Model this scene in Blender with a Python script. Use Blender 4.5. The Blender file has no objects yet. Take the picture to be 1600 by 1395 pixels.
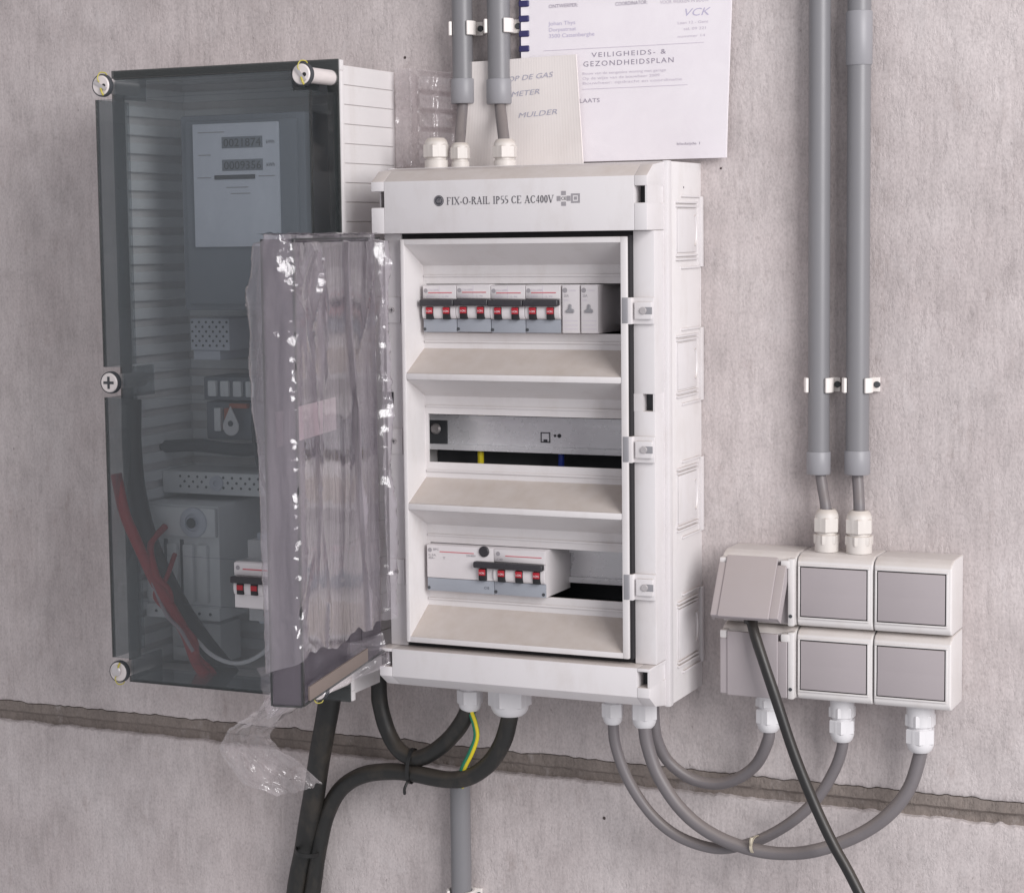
import bpy, bmesh, math, random
from mathutils import Vector, Matrix, noise
random.seed(7)
S = 0.001                                   # the whole script is written in millimetres
scene = bpy.context.scene
COL = scene.collection

# ------------------------------------------------------------------ camera
cam_data = bpy.data.cameras.new('Camera')
cam = bpy.data.objects.new('Camera', cam_data); COL.objects.link(cam)
scene.camera = cam
cam_data.sensor_width = 36.0
cam_data.lens = 36.0*3226.2/1600.0
cam_data.shift_x = 66.26/1600.0
cam_data.shift_y = -15.03/1600.0
cam_data.clip_start = 0.05; cam_data.clip_end = 200.0
r_ = Vector((0.90709953, 0.42069664, -0.01359309))
u_ = -Vector((0.02874739, -0.09413868, -0.99514396))
b_ = -Vector((-0.41993336, 0.90230385, -0.09748709))
cam.matrix_world = Matrix(((r_.x, u_.x, b_.x, 0.86820), (r_.y, u_.y, b_.y, -1.86902), (r_.z, u_.z, b_.z, 0.06959), (0, 0, 0, 1)))

# ------------------------------------------------------------------ light
world = bpy.data.worlds.new('World'); scene.world = world; world.use_nodes = True
bg = world.node_tree.nodes['Background']
bg.inputs['Color'].default_value = (0.965, 0.955, 1.0, 1); bg.inputs['Strength'].default_value = 0.52
def area(name, loc, target, sx, sy, power, col):
    l = bpy.data.lights.new(name, 'AREA'); l.shape = 'RECTANGLE'; l.size = sx; l.size_y = sy
    l.energy = power; l.color = col
    o = bpy.data.objects.new(name, l); COL.objects.link(o); o.location = loc
    o.rotation_euler = (Vector(target)-Vector(loc)).to_track_quat('-Z', 'Y').to_euler()
    return o
area('doorway_light', (2.45, -1.62, 0.88), (0.2, 0, -0.05), 1.5, 1.9, 82, (1.0, 0.98, 0.985))

scene.view_settings.view_transform = 'Standard'; scene.view_settings.look = 'None'
scene.view_settings.gamma = 1.0; scene.view_settings.use_curve_mapping = False
scene.view_settings.exposure = 0.13
cy = scene.cycles
cy.use_denoising = True
cy.max_bounces = 10; cy.transparent_max_bounces = 32; cy.diffuse_bounces = 4; cy.glossy_bounces = 4
cy.sample_clamp_indirect = 4.0

# ------------------------------------------------------------------ materials
def lin(r, g, b):
    f = lambda c: (c/255/12.92) if c/255 <= .04045 else ((c/255+.055)/1.055)**2.4
    return (f(r), f(g), f(b))
def nodes(name):
    m = bpy.data.materials.new(name); m.use_nodes = True
    nt = m.node_tree; nt.nodes.clear()
    out = nt.nodes.new('ShaderNodeOutputMaterial')
    return m, nt, out
def N(nt, t, **kw):
    n = nt.nodes.new(t)
    for k, v in kw.items():
        if k.startswith('_'): setattr(n, k[1:], v)
        else: n.inputs[k].default_value = v
    return n
def noise_tex(nt, scale, stretch=(1, 1, 1), detail=4, rough=.55, dist=0.0):
    tc = N(nt, 'ShaderNodeTexCoord'); mp = N(nt, 'ShaderNodeMapping'); mp.inputs['Scale'].default_value = stretch
    nt.links.new(tc.outputs['Object'], mp.inputs['Vector'])
    t = N(nt, 'ShaderNodeTexNoise', Scale=scale, Detail=detail, Roughness=rough, Distortion=dist)
    nt.links.new(mp.outputs[0], t.inputs['Vector'])
    return t.outputs['Fac']
def ramp(nt, sock, stops):
    r = N(nt, 'ShaderNodeValToRGB'); e = r.color_ramp.elements
    while len(e) < len(stops): e.new(.5)
    for el, (p, c) in zip(e, stops):
        el.position = p; el.color = (c, c, c, 1) if isinstance(c, (int, float)) else (*c, 1)
    nt.links.new(sock, r.inputs['Fac'])
    return r.outputs['Color']
def mixc(nt, fac, a, b, mode='MIX'):
    m = N(nt, 'ShaderNodeMix', _data_type='RGBA', _blend_type=mode)
    for s, i in ((fac, 0), (a, 6), (b, 7)):
        if isinstance(s, (int, float)): m.inputs[i].default_value = s
        elif isinstance(s, tuple): m.inputs[i].default_value = (*s, 1)
        else: nt.links.new(s, m.inputs[i])
    return m.outputs[2]
def plastic(name, col, rough=.45, var=.06, vscale=18, bump=.04, bscale=900, metal=0.0, dust=0.0, spec=.5, grime=0.0):
    m, nt, out = nodes(name)
    p = N(nt, 'ShaderNodeBsdfPrincipled', Roughness=rough, Metallic=metal)
    p.inputs['Specular IOR Level'].default_value = spec
    a = tuple(max(0, c*(1-var)) for c in col); b = tuple(min(1, c*(1+var)) for c in col)
    c = mixc(nt, noise_tex(nt, vscale, detail=5), a, b)
    if grime:
        g = ramp(nt, noise_tex(nt, 38, (1, 1, .45), 6, .65), [(.50, 0.0), (.74, grime)])
        c = mixc(nt, g, c, lin(150, 132, 112))
    if dust:
        ge = N(nt, 'ShaderNodeNewGeometry'); sp = N(nt, 'ShaderNodeSeparateXYZ'); nt.links.new(ge.outputs['Normal'], sp.inputs[0])
        f = ramp(nt, sp.outputs['Z'], [(.18, 0.0), (.55, dust)])
        f2 = mixc(nt, 1.0, f, ramp(nt, noise_tex(nt, 70, detail=6), [(.2, .72), (.75, 1.0)]), 'MULTIPLY')
        c = mixc(nt, f2, c, lin(158, 141, 124))
    nt.links.new(c, p.inputs['Base Color'])
    rr = N(nt, 'ShaderNodeMapRange'); rr.inputs[3].default_value = rough-.07; rr.inputs[4].default_value = rough+.1
    nt.links.new(noise_tex(nt, 60, detail=5), rr.inputs[0]); nt.links.new(rr.outputs[0], p.inputs['Roughness'])
    if bump:
        bn = N(nt, 'ShaderNodeBump', Strength=bump, Distance=.0004)
        nt.links.new(noise_tex(nt, bscale, detail=3), bn.inputs['Height']); nt.links.new(bn.outputs[0], p.inputs['Normal'])
    nt.links.new(p.outputs[0], out.inputs[0])
    return m
def clear(name, tint, veil_col, veil, rough=.06, ior=1.5, gloss=1.0, bump=0.0, bscale=120, veil_var=0.0, stretch=(1, 1, 1)):
    """thin see-through plastic: tinted transparency, a diffuse veil of dust, scatter and painted haze, fresnel gloss"""
    m, nt, out = nodes(name)
    t = N(nt, 'ShaderNodeBsdfTransparent'); t.inputs[0].default_value = (*tint, 1)
    df = N(nt, 'ShaderNodeBsdfDiffuse'); df.inputs[0].default_value = (*veil_col, 1)
    tl = N(nt, 'ShaderNodeBsdfTranslucent'); tl.inputs[0].default_value = (*veil_col, 1)
    d = N(nt, 'ShaderNodeMixShader'); d.inputs[0].default_value = .4
    nt.links.new(df.outputs[0], d.inputs[1]); nt.links.new(tl.outputs[0], d.inputs[2])
    g = N(nt, 'ShaderNodeBsdfGlossy'); g.inputs[0].default_value = (1, 1, 1, 1); g.inputs['Roughness'].default_value = rough
    fr = N(nt, 'ShaderNodeLayerWeight', Blend=.5)
    pw = N(nt, 'ShaderNodeMath', _operation='POWER'); pw.inputs[1].default_value = 5.0; nt.links.new(fr.outputs['Facing'], pw.inputs[0])
    f0 = ((ior-1)/(ior+1))**2
    mm = N(nt, 'ShaderNodeMath', _operation='MULTIPLY_ADD', _use_clamp=True); mm.inputs[1].default_value = (1-f0)*gloss; mm.inputs[2].default_value = f0*gloss; nt.links.new(pw.outputs[0], mm.inputs[0])
    m1 = N(nt, 'ShaderNodeMixShader'); m1.inputs[0].default_value = veil
    if veil_var:
        v = ramp(nt, noise_tex(nt, 28, stretch, 6, .6, .6), [(.34, max(0, veil-veil_var)), (.68, veil+veil_var)])
        nt.links.new(v, m1.inputs[0])
    nt.links.new(t.outputs[0], m1.inputs[1]); nt.links.new(d.outputs[0], m1.inputs[2])
    m2 = N(nt, 'ShaderNodeMixShader'); nt.links.new(mm.outputs[0], m2.inputs[0])
    nt.links.new(m1.outputs[0], m2.inputs[1]); nt.links.new(g.outputs[0], m2.inputs[2])
    if bump:
        bn = N(nt, 'ShaderNodeBump', Strength=bump, Distance=.002)
        nt.links.new(noise_tex(nt, bscale, stretch, 5, .6, .8), bn.inputs['Height'])
        for q in (g, fr): nt.links.new(bn.outputs[0], q.inputs['Normal'])
    nt.links.new(m2.outputs[0], out.inputs[0])
    return m
def concrete(name, c0, c1, pit):
    m, nt, out = nodes(name)
    p = N(nt, 'ShaderNodeBsdfPrincipled', Roughness=.9); p.inputs['Specular IOR Level'].default_value = .2
    base = mixc(nt, ramp(nt, noise_tex(nt, 4.5, (1, 1, .8), 6, .62, .2), [(.32, 0.0), (.68, 1.0)]), c0, c1)
    pat = ramp(nt, noise_tex(nt, 22, (1, 1, .75), 7, .72, .15), [(.30, .84), (.5, 1.0), (.70, 1.09)])          # irregular mottling
    base = mixc(nt, 1.0, base, pat, 'MULTIPLY')
    st = ramp(nt, noise_tex(nt, 170, (1, 1, .12), 4, .6), [(.28, .89), (.5, 1.0), (.72, 1.06)])          # brushing left by the formwork
    base = mixc(nt, 1.0, base, st, 'MULTIPLY')
    st2 = ramp(nt, noise_tex(nt, 480, (1, 1, .6), 3, .6), [(.25, .80), (.5, 1.0), (.72, 1.10)])               # sand grain
    base = mixc(nt, 1.0, base, st2, 'MULTIPLY')
    br = ramp(nt, noise_tex(nt, 40, (1, 1, .5), 8, .76, .1), [(.57, 0.0), (.74, .40)])                      # brown seepage
    base = mixc(nt, br, base, lin(134, 116, 110))
    pl = ramp(nt, noise_tex(nt, 26, (1, 1, .6), 8, .75, .1), [(.56, 0.0), (.70, .40)])                       # pale lime bloom
    base = mixc(nt, pl, base, lin(206, 200, 200))
    pits = ramp(nt, noise_tex(nt, 150, (1, 1, .55), 5, .65), [(.66, 0.0), (.74, .55)])                     # pores
    base = mixc(nt, pits, base, lin(100, 90, 88))
    nt.links.new(base, p.inputs['Base Color'])
    b1 = N(nt, 'ShaderNodeBump', Strength=.28, Distance=.0015)
    nt.links.new(noise_tex(nt, 210, (1, 1, .35), 6, .7), b1.inputs['Height'])
    b2 = N(nt, 'ShaderNodeBump', Strength=pit, Distance=.003)
    nt.links.new(ramp(nt, noise_tex(nt, 75, (1, 1, .5), 6, .7), [(.28, 0.0), (.5, 1.0)]), b2.inputs['Height'])
    nt.links.new(b1.outputs[0], b2.inputs['Normal']); nt.links.new(b2.outputs[0], p.inputs['Normal'])
    nt.links.new(p.outputs[0], out.inputs[0])
    return m
M = {}
M['concrete'] = concrete('concrete', lin(174, 164, 163), lin(199, 191, 190), .30)
M['mortar'] = concrete('mortar', lin(116, 107, 102), lin(142, 132, 126), .4)
M['mortar_dark'] = plastic('pit_shadow', lin(70, 60, 58), .9, .2, 200, 0)
M['white'] = plastic('white_plastic', lin(213, 209, 210), .38, .03, 14, .03, dust=.55, grime=.14)
M['cover'] = plastic('cover_plastic', lin(213, 209, 209), .41, .03, 14, .03, dust=.62, grime=.15)
M['body'] = plastic('cabinet_plastic', lin(218, 214, 214), .46, .04, 14, .03, dust=.3, grime=.14)
M['inner'] = plastic('cabinet_inner_plastic', lin(222, 222, 224), .6, .05, 14, .03)
M['sock'] = plastic('socket_white', lin(213, 209, 208), .38, .03, 20, .03, dust=.4, grime=.12)
M['rocker'] = plastic('rocker_grey', lin(163, 155, 157), .55, .04, 30, .12, 1600, dust=.25)
M['gland'] = plastic('gland_white', lin(214, 212, 214), .36, .04, 40, .03)
M['gland_up'] = plastic('gland_dusty', lin(205, 199, 194), .45, .05, 40, .03, dust=.4)
M['gasket'] = plastic('black_rubber', (.012, .011, .013), .6, .1, 40, .05)
M['conduit'] = plastic('grey_pvc', lin(122, 121, 124), .38, .04, 26, .02)
M['socket_pvc'] = plastic('light_grey_pvc', lin(140, 139, 143), .42, .03, 26, .02)
M['grey_cable'] = plastic('grey_cable', lin(110, 105, 107), .45, .08, 60, .05, dust=.2)
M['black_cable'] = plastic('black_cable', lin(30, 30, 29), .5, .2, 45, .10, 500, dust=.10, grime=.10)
M['cord'] = plastic('black_cord', lin(34, 33, 33), .42, .12, 60, .05, dust=.10)
M['clip'] = plastic('clip_white', lin(226, 220, 216), .4, .03, 30, .02)
M['tie_black'] = plastic('tie_black', (.012, .012, .012), .45, .1, 40, 0)
M['tie_cream'] = plastic('tie_cream', lin(190, 180, 160), .45, .05, 40, 0)
M['dark'] = plastic('dark_toggle', lin(52, 50, 54), .42, .12, 60, .03)
M['black'] = plastic('black_plastic', (.015, .015, .017), .5, .1, 40, .02)
M['red'] = plastic('red_indicator', lin(168, 30, 44), .4, .08, 60, 0)
M['breaker'] = plastic('breaker_white', lin(210, 205, 206), .42, .04, 40, .02)
M['breaker_grey'] = plastic('breaker_grey', lin(150, 154, 162), .45, .05, 40, .04)
M['ink'] = plastic('ink_dark', lin(62, 62, 68), .7, .1, 400, 0)
M['ink_head'] = plastic('ink_head', lin(88, 86, 92), .7, .1, 400, 0)
M['ink_grey'] = plastic('ink_grey', lin(150, 146, 150), .7, .1, 400, 0)
M['ink_red'] = plastic('ink_red', lin(196, 104, 112), .6, .08, 300, 0)
M['ink_lilac'] = plastic('ink_lilac', lin(190, 184, 206), .8, .1, 400, 0)
M['ink_violet'] = plastic('ink_violet', lin(146, 137, 152), .8, .1, 400, 0)
M['ink_pale'] = plastic('ink_pale', lin(200, 192, 203), .8, .1, 400, 0)
M['ink_hand'] = plastic('ink_hand', lin(166, 164, 178), .8, .1, 400, 0)
M['steel'] = plastic('galvanised_steel', lin(236, 235, 238), .26, .05, 30, .04, 300, metal=.25)
M['screw'] = plastic('zinc_screw', lin(205, 200, 200), .35, .12, 90, .05, metal=.7)
M['screw_white'] = plastic('screw_cap', lin(216, 208, 206), .4, .08, 60, .03)
M['wire_yellow'] = plastic('seal_wire_yellow', lin(184, 172, 74), .45, .08, 90, 0)
M['paper'] = plastic('paper_white', lin(234, 229, 232), .7, .03, 14, .05, 200)
M['card'] = plastic('corrugated_card', lin(220, 213, 210), .8, .05, 26, .1, 200, grime=.08)
M['comb'] = plastic('comb_blue', lin(48, 46, 92), .4, .1, 60, 0)
M['sticker'] = plastic('pink_sticker', lin(156, 140, 146), .6, .05, 60, 0)
M['tan'] = plastic('tan_strip', lin(120, 108, 102), .7, .06, 60, .05)
M['red_wire_reflection'] = plastic('red_wire_reflection', lin(160, 20, 24), .5, .3, 60, .05)
M['white_wire'] = plastic('white_wire', lin(216, 212, 214), .45, .05, 60, 0)
M['green'] = plastic('wire_green', lin(24, 122, 92), .42, .08, 80, 0)
M['yellow'] = plastic('wire_yellow', lin(214, 196, 40), .42, .08, 80, 0)
M['blue'] = plastic('wire_blue', lin(40, 58, 140), .42, .08, 80, 0)
M['orange'] = plastic('terminal_orange', lin(176, 92, 62), .5, .1, 60, 0)
M['meter_grey'] = plastic('meter_grey', lin(112, 116, 124), .5, .06, 30, .03)
M['meter_pale'] = plastic('meter_pale', lin(196, 198, 208), .5, .05, 30, .02)
M['dusk'] = plastic('dark_grey_box', lin(64, 66, 70), .6, .1, 30, .03)
M['smoke'] = clear('smoked_lid', (.835, .85, .855), lin(120, 130, 138), .10, .05, 1.5, 1.2, veil_var=.03, stretch=(1, 1, .5))  # blue-grey veil puts the lid's hazy reflection into its colour
M['smoke_side'] = clear('smoked_lid_side', (.76, .78, .785), lin(112, 118, 120), .10, .08, 1.5, .9, veil_var=.03)
M['smoke_edge'] = clear('smoked_edge', (.52, .54, .54), lin(96, 98, 98), .26, .1, 1.5, .8)
M['door'] = clear('smoked_door', (.72, .715, .735), lin(142, 134, 143), .34, .12, 1.5, .9, veil_var=.06, stretch=(1, 1, .4))
M['film'] = clear('plastic_film', (.975, .97, .98), lin(228, 218, 226), .145, .10, 1.52, 1.8, bump=.40, bscale=120, veil_var=.12, stretch=(1, 1, .13))
M['bag'] = clear('plastic_bag', (.955, .95, .955), lin(230, 220, 222), .22, .13, 1.5, 1.9, bump=.42, bscale=75, veil_var=.16)
M['sleeve'] = clear('clear_sleeve', (.99, .988, .992), lin(226, 216, 226), .05, .15, 1.45, .8, bump=.10, bscale=14, veil_var=.03)

# ------------------------------------------------------------------ mesh helpers (x right, d out of the wall, z up; mm)
ORG = {}
class MB:
    def __init__(s): s.bm = bmesh.new()
    def _take(s, tmp, mtx=None):
        vs = [s.bm.verts.new((mtx @ v.co) if mtx else v.co) for v in tmp.verts]
        tmp.verts.index_update()
        for f in tmp.faces:
            try: s.bm.faces.new([vs[v.index] for v in f.verts])
            except ValueError: pass
        tmp.free()
    def box(s, x0, x1, d0, d1, z0, z1, b=0.0, seg=2, mtx=None):
        t = bmesh.new(); bmesh.ops.create_cube(t, size=1)
        for v in t.verts:
            v.co = Vector(((x0+x1)/2+v.co.x*abs(x1-x0), (d0+d1)/2+v.co.y*abs(d1-d0), (z0+z1)/2+v.co.z*abs(z1-z0)))
        if b: bmesh.ops.bevel(t, geom=t.edges[:], offset=b, segments=seg, affect='EDGES', profile=.6)
        s._take(t, mtx); return s
    def poly(s, pts, ext, b=0.0, seg=2, mtx=None):
        """closed polygon pts (3d) extruded by the vector ext"""
        t = bmesh.new(); vs = [t.verts.new(p) for p in pts]; f = t.faces.new(vs)
        r = bmesh.ops.extrude_face_region(t, geom=[f])
        bmesh.ops.translate(t, verts=[g for g in r['geom'] if isinstance(g, bmesh.types.BMVert)], vec=ext)
        if b: bmesh.ops.bevel(t, geom=t.edges[:], offset=b, segments=seg, affect='EDGES', profile=.6)
        bmesh.ops.recalc_face_normals(t, faces=t.faces[:])
        s._take(t, mtx); return s
    def lathe(s, prof, c, axis, n=24, a0=0.0, mtx=None):
        """prof: list of (radius, height along axis); axis 'x','d','z' """
        ax = {'x': 0, 'd': 1, 'z': 2}[axis]; o = [i for i in range(3) if i != ax]
        rings = []
        for r, h in prof:
            ring = []
            for k in range(n):
                a = a0+2*math.pi*k/n; p = [c[0], c[1], c[2]]
                p[ax] += h; p[o[0]] += r*math.cos(a); p[o[1]] += r*math.sin(a)
                p = Vector(p); ring.append(s.bm.verts.new(mtx @ p if mtx else p))
            rings.append(ring)
        for a, b in zip(rings, rings[1:]):
            for k in range(n): s.bm.faces.new((a[k], a[(k+1) % n], b[(k+1) % n], b[k]))
        s.bm.faces.new(rings[0]); s.bm.faces.new(rings[-1][::-1]); return s
    def tube(s, pts, r, n=14, sub=8, twist=None, radii=None):
        P = smooth(pts, sub); rings = []
        up = Vector((0.13, 0.97, 0.2)).normalized()
        for i, p in enumerate(P):
            t = (P[min(i+1, len(P)-1)]-P[max(i-1, 0)]).normalized()
            up = (up-t*up.dot(t)).normalized(); sd = t.cross(up)
            rr = r if radii is None else r*radii(i/(len(P)-1))
            rings.append([s.bm.verts.new(p+(up*math.cos(2*math.pi*k/n)+sd*math.sin(2*math.pi*k/n))*rr) for k in range(n)])
        for a, b in zip(rings, rings[1:]):
            for k in range(n): s.bm.faces.new((a[k], a[(k+1) % n], b[(k+1) % n], b[k]))
        s.bm.faces.new(rings[0]); s.bm.faces.new(rings[-1][::-1]); return s
    def quad(s, a, b, c, d):
        s.bm.faces.new([s.bm.verts.new(p) for p in (a, b, c, d)]); return s
    def grid(s, fn, nu, nv, closed_u=False):
        g = [[s.bm.verts.new(fn(i/nu, j/nv)) for j in range(nv+1)] for i in range(nu if closed_u else nu+1)]
        L = len(g)
        for i in range(nu):
            a, b = g[i], g[(i+1) % L]
            for j in range(nv): s.bm.faces.new((a[j], b[j], b[j+1], a[j+1]))
        return s
    def build(s, name, mat, parent=None, org=None, smooth_angle=35, recalc=True):
        if org is None: org = ORG.get(parent.name, (0, 0, 0)) if parent else (0, 0, 0)
        bm = s.bm
        if recalc: bmesh.ops.recalc_face_normals(bm, faces=bm.faces[:])
        for v in bm.verts: v.co = Vector(((v.co.x-org[0])*S, -(v.co.y-org[1])*S, (v.co.z-org[2])*S))
        bmesh.ops.reverse_faces(bm, faces=bm.faces[:])          # mirrored by d -> -y
        me = bpy.data.meshes.new(name); bm.to_mesh(me); bm.free()
        for p in me.polygons: p.use_smooth = True
        me.set_sharp_from_angle(angle=math.radians(smooth_angle))
        me.materials.append(M[mat] if isinstance(mat, str) else mat)
        o = bpy.data.objects.new(name, me); COL.objects.link(o)
        if parent: o.parent = parent
        else: o.location = (org[0]*S, -org[1]*S, org[2]*S)
        ORG[o.name] = org
        return o
def smooth(pts, sub):
    P = [Vector(p) for p in pts]
    if len(P) == 2: return P
    Q = [P[0]*2-P[1]]+P+[P[-1]*2-P[-2]]; out = []
    for i in range(1, len(Q)-2):
        a, b, c, d = Q[i-1:i+3]
        for k in range(sub):
            t = k/sub
            out.append(.5*((2*b)+(c-a)*t+(2*a-5*b+4*c-d)*t*t+(3*b-a-3*c+d)*t**3))
    out.append(P[-1]); return out
def tag(o, label=None, cat=None, group=None, kind=None):
    for k, v in (('label', label), ('category', cat), ('group', group), ('kind', kind)):
        if v: o[k] = v
    return o
def thing(name, label, cat, org, group=None):
    o = bpy.data.objects.new(name, None); COL.objects.link(o); o.empty_display_size = .01
    o.location = (org[0]*S, -org[1]*S, org[2]*S); ORG[o.name] = org
    return tag(o, label, cat, group)
def dup(root, org, label=None):
    """copy a thing with its parts and their sub-parts"""
    def cp(o, par):
        c = o.copy(); COL.objects.link(c); c.parent = par
        for ch in o.children: cp(ch, c)
        return c
    r = cp(root, None); r.location = (org[0]*S, -org[1]*S, org[2]*S); ORG[r.name] = org
    if label: r['label'] = label
    return r
def text(body, x, d, z, h, mat, parent, name='lettering', width=None, align='LEFT', shear=0.0, rot=0.0, spacing=1.0, thick=0.0, surf=None):
    c = bpy.data.curves.new(name, 'FONT'); c.body = body; c.size = 1.0; c.align_x = align; c.shear = shear; c.space_character = spacing
    c.offset = thick; c.resolution_u = 3
    t = bpy.data.objects.new(name, c); COL.objects.link(t)
    me = bpy.data.meshes.new_from_object(t.evaluated_get(bpy.context.evaluated_depsgraph_get()))
    bpy.data.objects.remove(t); bpy.data.curves.remove(c)
    xs = [v.co.x for v in me.vertices]
    k = h/.72; kx = k if width is None else width/max(1e-6, max(xs)-min(xs))
    org = ORG.get(parent.name, (0, 0, 0)); ca, sa = math.cos(rot), math.sin(rot)
    for v in me.vertices:
        px, pz = v.co.x*kx, v.co.y*k
        X, Z = x+px*ca-pz*sa, z+px*sa+pz*ca
        dd = surf(X, Z) if surf else d
        v.co = Vector(((X-org[0])*S, -(dd-org[1])*S, (Z-org[2])*S))
    me.materials.append(M[mat]); me.name = name
    o = bpy.data.objects.new(name, me); COL.objects.link(o); o.parent = parent; ORG[o.name] = org
    return o
def nz(x, y=0.0, z=0.0): return noise.noise(Vector((x, y, z)))
def ridged(x, y=0.0, z=0.0): return 1-2*abs(nz(x, y, z))

# ------------------------------------------------------------------ the wall: two concrete panels and the open joint between them
X0, X1 = -1500, 1500
xs = [X0+i*12 for i in range(int((-640-X0)/12))]+[-640+i*3.0 for i in range(int((600+640)/3.0))]+[600+i*12 for i in range(76)]
def jt(x): return -450.0+2.2*nz(x*.03, 1)+1.6*nz(x*.11, 2)+2.6*max(0, nz(x*.045, 3)-.15)*2
def jb(x): return -473.5+1.6*nz(x*.035, 11)+1.3*nz(x*.14, 12)+2.0*max(0, nz(x*.06, 13)-.2)*2
def strip(rows):
    """rows: list of functions x -> (d, z)"""
    m = MB(); g = [[m.bm.verts.new((x, *f(x))) for f in rows] for x in xs]
    for a, b in zip(g, g[1:]):
        for j in range(len(rows)-1): m.bm.faces.new((a[j], b[j], b[j+1], a[j+1]))
    return m
wall = thing('wall', None, None, (0, 0, -1200)); tag(wall, kind='structure')
relief = lambda x, z: .5*nz(x*.012, z*.006, 5)
up = strip([lambda x: (-120, 1300), lambda x: (0, 1300), lambda x: (relief(x, 300), 300), lambda x: (relief(x, 0), 0), lambda x: (relief(x, -300), -300),
            lambda x: (-.2, jt(x)+5), lambda x: (-.8, jt(x)+1.2), lambda x: (-1.8+.5*nz(x*.2, 4), jt(x)), lambda x: (-16, jt(x)-.4), lambda x: (-120, jt(x)-1.5)])
up.build('concrete_panel', 'concrete', wall, recalc=False)
lo = strip([lambda x: (-120, jb(x)+1.0), lambda x: (-16, jb(x)+1.0), lambda x: (-2.2+.9*nz(x*.21, 24), jb(x)), lambda x: (-.7, jb(x)-1.3), lambda x: (-.2, jb(x)-5),
            lambda x: (relief(x, -700), -700), lambda x: (0, -1200), lambda x: (-120, -1200)])
lo.build('concrete_panel', 'concrete', wall, recalc=False)
mo = strip([lambda x: (-20, jt(x)+2), lambda x: (-2.4+.9*nz(x*.09, 31)+.5*nz(x*.3, 32), jt(x)-1.2), lambda x: (-2.8+1.0*nz(x*.08, 33)+.6*nz(x*.33, 34), -456.5+1.2*nz(x*.07, 35)),
            lambda x: (-3.2+1.1*nz(x*.1, 36), -461.5+1.5*nz(x*.06, 37)), lambda x: (-7+1.2*nz(x*.1, 38), -464.5+1.2*nz(x*.08, 39)),
            lambda x: (-7.5+1.2*nz(x*.1, 40), -470), lambda x: (-8, jb(x)-3)])
mo.build('mortar_joint', 'mortar', wall, recalc=False)

for x, z, r in ((-67, 246, 1.5), (140, -508, 1.6), (262, 128, 1.1)):
    q = MB(); q.lathe([(r, -.2), (r*.8, .35), (.05, .4)], (x, .35, z), 'd', 9); q.build('pit', 'mortar_dark', wall)

# ------------------------------------------------------------------ shared little parts
def hexring(m, c, r, h0, h1, ax='z', ch=.9, a0=0.3):
    m.lathe([(r*.9, h0), (r, h0+ch), (r, h1-ch), (r*.92, h1)], c, ax, 6, a0)
def gland(parent, x, d, z, sgn, r=11.0, spig=10, nut=12, dome=6, cable=5.2, mat='gland', hexbase=True, a0=.35):
    """cable gland leaving a box face at z; sgn -1 hangs down, +1 stands up"""
    m = MB(); c = (x, d, z)
    m.lathe([(r*.94, 0), (r*.94, sgn*(spig-1.5)), (r*.8, sgn*(spig-1.2)), (r*.8, sgn*(spig+1.2))], c, 'z', 28)
    if hexbase: m.lathe([(r*1.0, sgn*(spig*.42)), (r*1.04, sgn*(spig*.5)), (r*1.04, sgn*(spig-1.8)), (r*.98, sgn*(spig-1.1))], c, 'z', 6, a0+.25)
    g = m.build('cable_gland', mat, parent)
    n = MB(); s0 = spig+.9
    n.lathe([(r*.98, sgn*s0), (r*1.06, sgn*(s0+.8)), (r*1.06, sgn*(s0+nut-1)), (r*.97, sgn*(s0+nut))], c, 'z', 6, a0)
    n.lathe([(r*.93, sgn*(s0+1)), (r*.93, sgn*(s0+nut)), (r*.90, sgn*(s0+nut+dome*.3)), (r*.80, sgn*(s0+nut+dome*.72)), (r*.64, sgn*(s0+nut+dome)), (cable, sgn*(s0+nut+dome)), (cable, sgn*(s0+nut+dome-2))], c, 'z', 28)
    n.build('gland_nut', mat, g)
    return g
def screw_head(parent, x, d, z, r, mat='screw', slot=True, name='screw', out=1.4):
    m = MB(); m.lathe([(r, -1.5), (r, out*.5), (r*.85, out), (.01, out)], (x, d, z), 'd', 20)
    o = m.build(name, mat, parent)
    if slot:
        s = MB(); s.box(x-r*.62, x+r*.62, d+out-.3, d+out+.15, z-r*.13, z+r*.13); s.box(x-r*.13, x+r*.13, d+out-.3, d+out+.2, z-r*.62, z+r*.62)
        s.build('cross_slot', 'dusk', o)
    return o

# ------------------------------------------------------------------ distribution board
PITCH = 124.2
board = thing('distribution_board', 'open white distribution board with three rows of breakers and a smoked door', 'fuse box', (100, 0, -366))
bx0, bx1, bz0, bz1 = -38.0, 242.2, -366.0, 133.0
m = MB()                                                        # hollow back box
m.box(bx0, bx1, .3, 3, bz0, bz1); m.box(bx0, bx0+2.5, 3, 95, bz0, bz1); m.box(bx1-2.5, bx1, 3, 95, bz0, bz1, .8)
m.box(bx0+2.5, bx1-2.5, 3, 95, bz1-2.5, bz1-.1); m.box(bx0+2.5, bx1-2.5, 3, 95, bz0+.1, bz0+2.5)
m.build('back_box', 'body', board)
for q in (bx0, bx1):                                            # raised edge of the back box where the cover sits
    m = MB(); m.box(q-(4.2 if q > 0 else 1.2), q+(1.2 if q > 0 else 4.2), 86, 96.2, bz0-.5, bz1+.5, 1.1); m.build('box_edge', 'white', board)
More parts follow.
